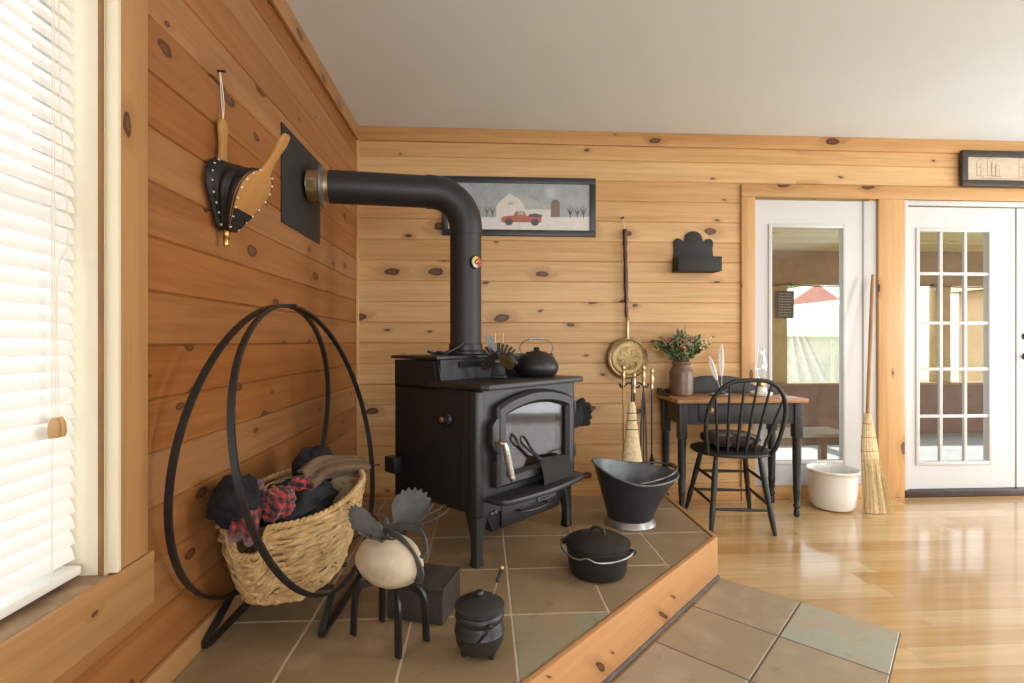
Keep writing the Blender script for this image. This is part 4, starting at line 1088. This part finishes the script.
MB().box(-.234, .731, .0035, .0052, 1.867, 2.185).build('glazing', M['glass'], pf, 0)

sf = thing('sketch_picture', 'long dark framed sketch on tan paper above the french door', 'picture', (0, BY - .045, 0))
frame(MB(), 3.40, 4.62, 2.215, 2.470, .045, 0, .024, .005).build('frame', M['frame_brown'], sf)
pr2 = MB().box(3.44, 4.58, .014, .018, 2.25, 2.435).build('print', flat('tan print', (.60, .50, .36)), sf, 0)
SK = flat('sketch line', (.36, .28, .19), .9); rr = random.Random(5)
mb = MB()
def ln(x0, z0, x1, z1, w_=.0035):
    d = V((x1 - x0, z1 - z0)); n_ = V((-d.y, d.x)).normalized() * w_ / 2
    mb.prism([(x0 + n_.x, z0 + n_.y), (x0 - n_.x, z0 - n_.y), (x1 - n_.x, z1 - n_.y), (x1 + n_.x, z1 + n_.y)], .0132, .0138, FR)
for x in (3.52, 3.60, 3.635, 3.66, 3.84, 4.0, 4.1, 4.3):
    h = .07 + .06 * rr.random(); z0 = 2.285 + .01 * rr.random()
    ln(x, z0, x, z0 + h); ln(x, z0 + h, x + .03, z0 + h + .01); ln(x + .03, z0, x + .03, z0 + h * .8); ln(x, z0, x + .05, z0 - .004); ln(x, z0 + h * .5, x + .03, z0 + h * .55)
ln(3.56, 2.275, 3.76, 2.272); ln(3.82, 2.278, 4.2, 2.275); ln(3.51, 2.42, 3.62, 2.418)
mb.build('sketch_mark', SK, pr2, 0)
MB().tube([(3.475, .018, 2.44), (3.475, .030, 2.47)], .003, 6).build('hanger', M['wrought'], sf)

cb = thing('candle_box', 'black scalloped wooden wall box hung beside the warming pan', 'wall box', (1.46, BY, 1.585))
sc_ = spl2([(.148, 0), (.142, .10), (.135, .165), (.140, .20), (.135, .225), (.115, .238), (.090, .232), (.072, .215), (.066, .225), (.060, .245), (.055, .262), (.030, .283), (0, .290)], 5)
MB().prism(sc_ + [(-x, y) for x, y in sc_[::-1][1:]], -.016, -.002, FR, .002).build('hanging_board', M['box_paint'], cb)
mb = MB(); mb.box(-.150, .150, -.125, -.111, 0, .098, .002); mb.box(-.150, -.138, -.111, -.0165, 0, .098, .002); mb.box(.138, .150, -.111, -.0165, 0, .098, .002); mb.box(-.138, .138, -.111, -.0165, 0, .012)
mb.build('tray', M['box_paint'], cb)

wp = thing('warming_pan', 'round embossed brass warming pan with long dark turned handle hung on the pine wall', 'warming pan', (.985, BY - .045, .994))
rot = RX(PI / 2)
MB().lathe([(0, -.04), (.115, -.035), (.135, -.015), (.138, 0), (.142, .004), (.138, .008), (0, .008)], 48, rot).build('pan', M['brass_old'], wp)
MB().lathe([(.136, .009), (.138, .014), (.128, .018), (.118, .014), (.108, .017), (.100, .020), (.09, .017), (.075, .022), (.05, .027), (.02, .029), (0, .029)], 48, rot).build('lid', M['brass_old'], wp)
mb = MB()
for k in range(16):
    a = 2 * PI * k / 16; mb.ell((.112 * math.cos(a), -.016, .112 * math.sin(a)), (.007, .003, .007), None, 8, 5)
for k in range(8):
    a = 2 * PI * k / 8
    mb.tube([(.03 * math.cos(a), -.029, .03 * math.sin(a)), (.055 * math.cos(a + .35), -.028, .055 * math.sin(a + .35)), (.078 * math.cos(a), -.024, .078 * math.sin(a))], [.003, .005, .002], 6)
mb.build('embossed_pattern', M['brass_old'], wp)
MB().lathe([(.018, .13), (.012, .15), (.012, .26), (.016, .27), (.011, .28), (0, .28)], 16).build('ferrule', M['brass_pale'], wp)
MB().lathe([(0, .28), (.012, .28), (.014, .33), (.010, .36), (.016, .40), (.013, .44), (.017, .47), (.015, .60), (.012, .66), (.016, .70), (.012, .74), (.017, .78), (.014, .84), (.018, .862), (.014, .88), (0, .886)], 16, RY(math.radians(-1.2))).build('handle', M['dark_wood'], wp)
MB().tube([(-.02, .0, .885), (-.024, .018, .94), (-.026, .036, .965)], .0028, 6).build('hanging_loop', M['paper'], wp)
MB().lathe([(0, 0), (.006, 0), (.006, .04), (0, .04)], 10, T(-.026, .046, .965) @ RX(PI / 2)).build('hook', M['wrought'], wp)

# ------------------------------------------------------------------ writing table and what stands on it
TZ = .75
tb = thing('writing_table', 'dark painted writing table with worn wooden top under the wall box', 'table', (1.615, 3.275, 0))
MB().box(-.42, .42, -.185, .198, TZ - .026, TZ, .004).build('table_top', M['table_top'], tb)
mb = MB(); mb.box(-.37, .37, -.150, -.13, .59, .7235); mb.box(-.37, .37, .15, .17, .59, .7235); mb.box(-.385, -.365, -.14, .17, .59, .7235); mb.box(.365, .385, -.14, .17, .59, .7235)
mb.build('apron', M['dark_paint'], tb)
dw = MB().box(-.27, .27, -.156, -.1505, .605, .715, .002).build('drawer', M['dark_paint'], tb)
MB().lathe([(0, 0), (.007, 0), (.007, .012), (.016, .018), (.017, .026), (.010, .032), (0, .033)], 18, T(-.205, -.156, .682) @ RX(PI / 2)).build('knob', M['broom_wood'], dw)
gs = spl2([(.42, TZ + .003), (.415, TZ + .02), (.36, TZ + .025), (.27, TZ + .055), (.19, TZ + .095), (.10, TZ + .118), (0, TZ + .122)], 6)
MB().prism([(x, z) for x, z in gs] + [(-x, z) for x, z in gs[::-1][1:]], .178, .196, FR, .002).build('gallery', M['dark_paint'], tb)
MB().prism([(.17, TZ + .002), (.17, TZ + .04), (.12, TZ + .045), (.06, TZ + .03), (.0, TZ + .02), (-.04, TZ + .002)], -.428, -.412, Matrix(((0, 0, 1, 0), (1, 0, 0, 0), (0, 1, 0, 0), (0, 0, 0, 1))), .002).build('gallery_side', M['dark_paint'], tb)
for sx in (-1, 1):
    for y in (-.135, .148):
        mb = MB(); mb.box(sx * .372 - .026, sx * .372 + .026, y - .026, y + .026, .50, .7235, .003)
        mb.lathe([(.0, 0), (.015, 0), (.019, .012), (.018, .035), (.013, .05), (.021, .06), (.022, .07), (.016, .08), (.018, .11), (.0215, .16), (.024, .168), (.0215, .176), (.025, .32), (.026, .46), (.026, .50), (0, .50)], 20, T(sx * .372, y, 0))
        mb.build('leg', M['dark_paint'], tb)
TY = 3.36
ck = thing('stoneware_crock', 'brown stoneware crock of mixed sage and dried flowers on the writing table', 'crock', (1.322, TY - .01, TZ + .001))
MB().lathe([(0, .0), (.072, 0), (.077, .006), (.078, .15), (.072, .172), (.058, .186), (.056, .20), (.063, .208), (.064, .222), (.056, .226), (.052, .215), (.05, .18), (0, .17)], 40).build('pot', M['crock'], ck)
rr = random.Random(21)
leafs, leafs2, bl1, bl2, stems = MB(), MB(), MB(), MB(), MB()
def leaf(mb, p, d, l, w_):
    d = d.normalized(); s_ = d.cross(V((rr.random() - .5, rr.random() - .5, rr.random() - .2))).normalized(); n_ = d.cross(s_)
    mb.add([p, p + d * l * .35 + s_ * w_ + n_ * w_ * .3, p + d * l * .7 + s_ * w_ * .8, p + d * l - n_ * w_ * .5, p + d * l * .7 - s_ * w_ * .8, p + d * l * .35 - s_ * w_ + n_ * w_ * .3, p + d * l * .5], [(0, 1, 6), (1, 2, 6), (2, 3, 6), (3, 4, 6), (4, 5, 6), (5, 0, 6)])
for i in range(85):
    a = rr.random() * 2 * PI; sp_ = rr.random() ** .7
    top = V((.205 * sp_ * math.cos(a) + .01, .10 * sp_ * math.sin(a) - .005, .27 + .16 * (1 - sp_ * .75) * (.4 + .6 * rr.random()) + .03 * rr.random()))
    base = V((.03 * math.cos(a), .03 * math.sin(a), .20)); mid = base.lerp(top, .5) + V((0, 0, .03))
    P = spline([base, mid, top], 6); stems.tube(P, .0016, 5)
    k = i % 5
    for q in range(10 if k < 3 else 6):
        p = P[min(len(P) - 1, 3 + q * (len(P) - 3) // 9)]
        leaf(leafs if k in (0, 1, 3) else leafs2, p, V((rr.random() - .5, rr.random() - .5, rr.random() * .7)) + (top - base) * 1.4, .026 + .022 * rr.random(), .009 + .004 * rr.random())
    if k in (3, 4):
        b_ = bl1 if (top.x > .05 or top.x < -.12) else bl2
        for q in range(7):
            p = top + V((rr.random() - .5, rr.random() - .5, rr.random() - .3)) * .035
            b_.ell(p, (.006 + .003 * rr.random(),) * 3, None, 7, 5)
stems.build('stem', M['leaf2'], ck); leafs.build('foliage', M['leaf'], ck, 0); leafs2.build('foliage', M['leaf2'], ck, 0); bl1.build('blossom', M['cream'], ck); bl2.build('blossom', M['pink'], ck)
mb = MB()
for q in range(26):
    u = q / 25; p = V((.09 + .10 * u, -.03, .37 + .035 * math.sin(u * 2.4) - .02 * u * u)); leaf(mb, p, V((1, rr.random() - .5, rr.random() - .5)), .02, .004)
mb.build('grass_plume', M['straw'], ck, 0)

ik = thing('inkwell', 'small white saucer with dark inkwell on the writing table beside the crock', 'inkwell', (1.575, TY - .05, TZ + .0005))
MB().lathe([(0, 0), (.05, 0), (.065, .008), (.072, .012), (.068, .013), (.048, .005), (0, .005)], 32).build('saucer', M['white_enamel'], ik)
MB().lathe([(0, .005), (.022, .005), (.025, .012), (.020, .034), (.011, .04), (.011, .047), (.008, .047), (.008, .03), (0, .03)], 24).build('well', M['cast'], ik)
def quill(dx, lean, h, label):
    o = thing('quill_feather', label, 'feather', (1.575 + dx, TY - .05, TZ + .034), 0)
    d = V((math.sin(lean), .06, math.cos(lean)))
    MB().tube([d * (h * k / 8) for k in range(9)], [.0022] * 8 + [.0008], 6).build('shaft', M['paper'], o)
    def fn(u, v):
        k = .30 + .70 * v; w_ = .020 * math.sin(PI * min(1, v * .93 + .06)) ** .55 * (1 if u < .5 else .8)
        return d * (h * k) + V((math.cos(lean), 0, -math.sin(lean))) * ((u - .5) * 2 * w_) + V((0, .004 * abs(2 * u - 1) ** 2 + .01 * v * v, 0))
    MB().grid(fn, 9, 20).build('vane', M['feather'], o, 60, .0012)
quill(.004, .05, .31, 'taller upright white quill feather standing in the inkwell')
quill(-.004, -.27, .235, 'shorter white quill feather leaning toward the flower crock')

ol = thing('oil_lamp', 'small oil lamp with clear glass chimney and white base on the table near the door', 'lamp', (1.832, TY - .08, TZ + .0005))
MB().lathe([(0, 0), (.058, 0), (.066, .006), (.070, .022), (.066, .026), (.060, .014), (0, .010)], 32).build('base_dish', M['white_enamel'], ol)
MB().lathe([(0, .012), (.034, .012), (.038, .03), (.034, .052), (.02, .062), (0, .062)], 28).build('font', M['white_enamel'], ol)
MB().lathe([(.012, .06), (.020, .066), (.022, .082), (.015, .098), (.018, .104), (.026, .108), (.026, .114), (0, .114)], 22).build('burner', M['brass'], ol)
MB().lathe([(.022, .112), (.024, .13), (.036, .165), (.038, .185), (.030, .225), (.022, .27), (.020, .31), (.022, .316)], 30).build('chimney', M['lamp_glass'], ol, 60, .0016)
MB().strip([(.070 + .03 - .03 * math.cos(2 * PI * k / 24), 0, .045 + .034 * math.sin(2 * PI * k / 24)) for k in range(24)], .010, .005, (0, 1, 0), True).build('ring_handle', M['wrought'], ol)
MB().tube([(.06, 0, .02), (.075, 0, .02)], .004, 6).build('handle_stud', M['wrought'], ol)

# ------------------------------------------------------------------ chair and cushion
ch = thing('windsor_chair', 'black hoop back windsor chair pushed under the writing table', 'chair', (1.525, 3.085, 0), math.radians(-7))
MB().ell((0, 0, .442), (.232, .215, .020), None, 40, 10, lambda d: (abs(d.x) ** 2.4 + abs(d.y) ** 2.4 + abs(d.z) ** 4) ** (-1 / 2.6)).build('seat', M['dark_paint'], ch)
LG = {}
for (tx_, ty_, bx_, by_) in ((-.125, -.125, -.185, -.225), (.125, -.125, .170, -.235), (-.13, .12, -.205, .225), (.13, .12, .205, .225)):
    a, b = V((bx_, by_, 0)), V((tx_, ty_, .438)); LG[(bx_ > 0, by_ > 0)] = (a, b)
    P = [a.lerp(b, k) for k in (0, .03, .12, .22, .32, .40, .43, .47, .6, .8, 1)]
    MB().tube(P, [.010, .012, .0145, .0175, .0165, .013, .0165, .0155, .0175, .0165, .011], 14).build('leg', M['dark_paint'], ch)
def rung(k1, k2, f1, f2, r=.0085):
    a = LG[k1][0].lerp(LG[k1][1], f1); b = LG[k2][0].lerp(LG[k2][1], f2)
    MB().tube([a.lerp(b, k / 6) for k in range(7)], [r * .8, r, r * 1.1, r * 1.25, r * 1.1, r, r * .8], 10).build('stretcher', M['dark_paint'], ch)
for f in (.36, .66):
    rung((False, False), (False, True), f, f); rung((True, False), (True, True), f, f)
    rung((False, True), (True, True), f - .05, f - .05)
rung((False, False), (True, False), .30, .30)
hoopp = []
for k in range(41):
    a = PI * (k / 40); x = -math.cos(a); z = math.sin(a)
    hx = .19 + .055 * math.sin(min(1, z * 1.1) * PI * .62)
    hoopp.append(V((hx * (abs(x) ** .60) * (1 if x > 0 else -1) + .035 * z, -.175 - .075 * z, .452 + .435 * z ** .85 if z > 0 else .452)))
hoopp = [V((-.178, -.15, .44))] + hoopp[1:-1] + [V((.178, -.15, .44))]
HPs = spline(hoopp[::3] if hoopp[::3][-1] == hoopp[-1] else hoopp[::3] + [hoopp[-1]], 6)
MB().tube(HPs, .0125, 14).build('back_hoop', M['dark_paint'], ch)
def hoop_at(x):
    best = min((p for p in HPs if p.z > .70), key=lambda p: abs(p.x - x)); return best
for k in range(6):
    f = (k - 2.5) / 2.5; b = V((.125 * f, -.178 + .022 * f * f, .452)); t_ = hoop_at(.19 * f + .03)
    P = [b.lerp(t_, q) for q in (0, .06, .15, .25, .33, .38, .45, .6, .8, .98)]
    MB().tube(P, [.006, .0085, .0095, .0105, .008, .010, .009, .008, .007, .0055], 10).build('spindle', M['dark_paint'], ch)
cu = MB().ell((0, 0, 0), (.165, .15, .045), None, 40, 16, lambda d: (abs(d.x) ** 3.2 + abs(d.y) ** 3.2 + abs(d.z) ** 2.4) ** (-1 / 3.0) * (1 - .10 * math.exp(-((d.x ** 2 + d.y ** 2) * 9)))).build('seat_cushion', M['cushion'])
cu.location = (1.528, 3.095, .508); cu.rotation_euler = (0, 0, math.radians(-7)); tag(cu, 'dark patchwork cushion lying on the seat of the windsor chair', 'cushion')

# ------------------------------------------------------------------ pot and broom by the door
pt = thing('enamel_pot', 'white enamel pot on the wooden floor between the table and straw broom', 'pot', (2.325, 3.285, .0))
MB().lathe([(0, 0), (.095, 0), (.120, .012), (.136, .045), (.143, .12), (.145, .225), (.150, .245), (.160, .255), (.160, .262), (.150, .265), (.143, .258), (.139, .24), (.136, .10), (.12, .03), (0, .015)], 48).build('bowl', M['white_enamel'], pt)
MB().strip(spline([(.10, .105, .21), (.135, .14, .205), (.15, .155, .16), (.135, .14, .115), (.10, .103, .105)], 6), .02, .008, (.7, -.7, 0)).build('handle', M['white_enamel'], pt)
br = thing('straw_broom', 'tall straw broom leaning upright against the wide pine post between the doors', 'broom', (2.515, 3.225, .0), 0)
tp = V((.205, .205, 1.575)); lowp = V((.02, .02, .56)); 
MB().tube([lowp.lerp(tp, k / 10) for k in range(11)], [.0125] * 10 + [.009], 14).build('handle', M['broom_wood'], br)
mb = MB(); rr = random.Random(9)
axis = tp - lowp; axis.normalize()
def bro(u, f):
    w_ = .018 + .032 * min(1, f * 3.2) ** .8 + .036 * f ** 2.2; d_ = .020 + .012 * f
    c = V((.025, .025, .63)).lerp(V((-.005 + .03 * f, -.05, .004)), f)
    a = 2 * PI * u; r_ = 1 + .05 * math.sin(a * 17 + f * 2)
    return c + V((w_ * math.cos(a) * r_, d_ * math.sin(a) * r_, 0))
mb.grid(lambda u, v: bro(u, v), 90, 18, True)
mb.add([bro(k / 90, 1) for k in range(90)], [tuple(range(90))]); mb.add([bro(k / 90, 0) for k in range(90)], [tuple(range(90))])
for i in range(90):
    u = rr.random(); a = 2 * PI * u; p0 = bro(u, .45) * 1.0; p1 = bro(u + (rr.random() - .5) * .03, 1); p1 = p1 + V(((rr.random() - .5) * .03, -.006 - rr.random() * .012, max(0.0, rr.random() * .02)))
    mb.tube([p0, p0.lerp(p1, .5) + V((0, -.004, 0)), p1], [.0016, .0018, .0012], 4)
mb.build('straw_head', M['straw'], br, 50)
mb = MB()
for f in (.10, .24, .38): mb.tube([V((0, 0, .0)) + bro(k / 40, f) * 1.0 + (bro(k / 40, f) - V((.025, .025, .63)).lerp(V((-.005 + .03 * f, -.05, .004)), f)) * .05 for k in range(40)], .0024, 6, True)
mb.build('stitching', M['broom_wood'], br)

# ------------------------------------------------------------------ porch and garden beyond the glass
struct(MB().box(.5, 9.5, BY + .145, 6.25, -.12, -.02).build('porch_floor', M['porch_floor'], smooth=0))
struct(MB().box(.5, 9.5, BY + .145, 6.3, 2.20, 2.28).build('porch_ceiling', M['porch_wood'], smooth=0))
struct(MB().box(.5, 9.5, 5.98, 6.10, -.02, .575, .004).build('porch_wall', M['porch_wall'], smooth=0))
struct(MB().box(.5, 9.5, 5.95, 6.13, .576, .605, .004).build('porch_trim', M['porch_beam'], smooth=0))
struct(MB().box(.5, 9.5, 5.98, 6.12, 1.80, 2.199, .004).build('porch_beam', M['porch_beam'], smooth=0))
for k, (x0, x1) in enumerate(((.6, .75), (3.48, 3.67), (5.58, 5.75), (7.6, 7.8))):
    o = MB().box(x0, x1, 5.985, 6.115, .606, 1.799, .006).build('porch_post', M['porch_post']); struct(o)
sl = thing('string_light', 'string of small bulbs along the porch beam outside the glass door', 'string light', (0, 5.965, 1.80))
P = []
for k in range(60):
    x = 1.0 + 7.4 * k / 59; P.append((x, 0, .0 - .03 * abs(math.sin(PI * (x - 1.0) / .9))))
MB().tube(P, .006, 6).build('cable', M['cord'], sl)
for k in range(9):
    x = 1.45 + .9 * k
    b = MB().lathe([(0, -.075), (.02, -.068), (.026, -.045), (.016, -.02), (.016, .0), (0, .0)], 12, T(x - .45, 0, 0)).build('bulb', M['lamp_glass'], sl)
    MB().lathe([(0, -.02), (.018, -.02), (.018, .012), (0, .012)], 12, T(x - .45, 0, 0)).build('socket', M['cord'], sl)
sg = thing('porch_sign', 'dark lettered plaque hung on the porch post seen through the glass door', 'sign', (3.615, 5.965, 1.55))
MB().box(-.115, .115, -.018, 0, -.165, .165, .004).build('board', M['slate'], sg)
mb = MB(); rr = random.Random(2)
for k in range(9):
    z = .13 - .032 * k; x = -.085 + .02 * rr.random()
    while x < .075:
        w_ = .008 + .022 * rr.random(); mb.box(x, min(x + w_, .09), -.0195, -.0175, z - .005, z + .005); x += w_ + .009
mb.build('lettering', M['chalk'], sg, 0)
bn = thing('porch_bench', 'low grey wooden bench on the porch just outside the glass door', 'bench', (2.42, 3.90, -.02))
for k in range(3): MB().box(-.42, .42, -.17 + .115 * k, -.06 + .115 * k, .40, .425, .004).build('seat_plank', M['paint_bench'], bn)
for sx in (-1, 1):
    for y in (-.14, .15): MB().box(sx * .36 - .025, sx * .36 + .025, y - .025, y + .025, 0, .3995, .003).build('leg', M['porch_wall'], bn)
MB().box(-.335, .335, -.15, -.13, .34, .3995).build('rail', M['porch_wall'], bn)
struct(MB().box(-25, 45, 6.3, 60, -.5, -.35).build('ground', M['lawn'], smooth=0))
cn = thing('garden_canopy', 'white cloth garden canopy on the lawn beyond the porch', 'canopy', (6.75, 10.2, -.35))
MB().prism([(-1.35, 1.55), (1.35, 1.55), (1.35, 1.62), (0, 2.25), (-1.35, 1.62)], -1.2, 1.2, FR).build('roof', M['canvas_white'], cn, 0)
for x in (-1.25, 1.25):
    for y in (-1.1, 1.1): MB().lathe([(0, 0), (.035, 0), (.03, 1.55), (0, 1.55)], 12, T(x, y, 0)).build('pole', M['canvas_white'], cn)
def drape(u, v): return (-1.2 + (.25 + .5 * v) * u * 1.6, -1.1 + .05 * math.sin(u * 22) , 1.55 - 1.45 * v)
MB().grid(drape, 30, 10).build('drape', M['canvas_white'], cn, 60, .01)
def house(x, y, w_, d_, h, label, wall, roof, rz=0):
    o = thing('garden_house', label, 'house', (x, y, -.35), rz)
    MB().box(-w_ / 2, w_ / 2, -d_ / 2, d_ / 2, 0, h).build('wall', wall, o, 0)
    MB().prism([(-w_ / 2 - .3, h), (w_ / 2 + .3, h), (0, h + w_ * .38)], -d_ / 2 - .3, d_ / 2 + .3, FR).build('roof', roof, o, 0)
    MB().box(-.5, .5, -d_ / 2 - .03, -d_ / 2 + .02, .8, 1.3).build('window', M['house_wall'], o, 0)
    return o
house(9.6, 16.5, 3.6, 4, 1.75, 'small pale house with red roof across the lawn behind the canopy', M['house_wall'], M['red_roof'])
M['peach'] = paint('peach siding', (.62, .42, .26), None, .8, 2)
house(16.6, 11.7, 7, 3.4, 2.8, 'peach sided house with brown roof across the lawn beyond the french door', M['peach'], M['porch_beam'])
def tree(x, y, h, label, seed):
    o = thing('garden_tree', label, 'tree', (x, y, -.35))
    MB().lathe([(.22, 0), (.15, h * .3), (.08, h * .7), (0, h * .75)], 12).build('trunk', M['bark'], o)
    mb = MB(); r_ = random.Random(seed)
    for k in range(16):
        a = r_.random() * 2 * PI; q = r_.random() * h * .26
        c = V((q * math.cos(a), q * math.sin(a), h * (.42 + .5 * r_.random()))); s_ = h * (.11 + .08 * r_.random())
        mb.ell(c, (s_, s_, s_ * .8), None, 18, 12, lambda d: 1 + .22 * noise.noise(d * 3.5 + c) + .12 * noise.noise(d * 8 + c))
    mb.build('crown', M['tree_leaf'], o, 0)
tree(3.4, 19, 7, 'leafy tree behind the lawn beside the small red roofed house', 1)
tree(13.5, 26, 9, 'tall leafy tree rising behind the red roofed house', 2)
tree(27.5, 22, 8, 'leafy tree behind the peach sided house', 3)
tree(6.5, 29, 9, 'tall leafy tree far behind the garden canopy', 4)

# ------------------------------------------------------------------ camera, light, view
cam = bpy.data.cameras.new('camera'); co = bpy.data.objects.new('camera', cam); C.objects.link(co)
cam.lens = 18; cam.sensor_width = 36; cam.sensor_fit = 'HORIZONTAL'; cam.clip_start = .02
co.location = (0, 0, 1.108); co.rotation_euler = (PI / 2, 0, -math.atan2(29, 512))
sc = bpy.context.scene; sc.camera = co
wd = bpy.data.worlds.new('sky'); sc.world = wd; wd.use_nodes = True
bg = wd.node_tree.nodes['Background']; bg.inputs[0].default_value = (.86, .93, 1.0, 1); bg.inputs[1].default_value = 1.9
def light(name, typ, loc, rot, energy, color=(1, 1, 1), **kw):
    l = bpy.data.lights.new(name, typ); l.energy = energy; l.color = color
    for k, v in kw.items(): setattr(l, k, v)
    o = bpy.data.objects.new(name, l); C.objects.link(o); o.location = loc; o.rotation_euler = rot
    return o
light('added_fill_front', 'AREA', (1.9, FY + .02, 1.4), (PI / 2, 0, 0), 70, (.93, .97, 1), shape='RECTANGLE', size=4.0, size_y=1.75)  # added fill light, set in made-up window openings behind the camera
light('added_fill_side', 'AREA', (RX_ - .02, .35, 1.4), (PI / 2, 0, PI / 2), 55, (.94, .98, 1), shape='RECTANGLE', size=1.08, size_y=1.55)  # added fill from the right, set in a made-up window opening
light('daylight_side_door', 'AREA', (RX_ - .02, 2.6, 1.08), (PI / 2, 0, PI / 2), 42, (.90, .96, 1), shape='RECTANGLE', size=1.15, size_y=2.0)
light('daylight_blind_window', 'AREA', (LX - .3, .65, 1.45), (PI / 2, 0, -PI / 2), 5, (.97, .99, 1), shape='RECTANGLE', size=1.1, size_y=1.7)
light('added_fill_ceiling', 'AREA', (3.0, 1.0, CZ - .06), (0, 0, 0), 22, (1, .95, .88), shape='DISK', size=.6)  # unseen fill disk added to brighten the floor and back wall
s_ = light('sun', 'SUN', (0, 8, 8), (math.radians(-48), 0, 0), 7.0, (1, .96, .88)); s_.data.angle = .02
vs = sc.view_settings; sc.display_settings.display_device = 'sRGB'
vs.view_transform = 'Standard'; vs.look = 'None'; vs.exposure = 0.36; vs.gamma = 1.0; vs.use_curve_mapping = False
sc.cycles.use_denoising = True
sc.cycles.max_bounces = 10; sc.cycles.diffuse_bounces = 5; sc.cycles.transparent_max_bounces = 16
sc.cycles.sample_clamp_indirect = 6.0; sc.cycles.caustics_reflective = False; sc.cycles.caustics_refractive = False
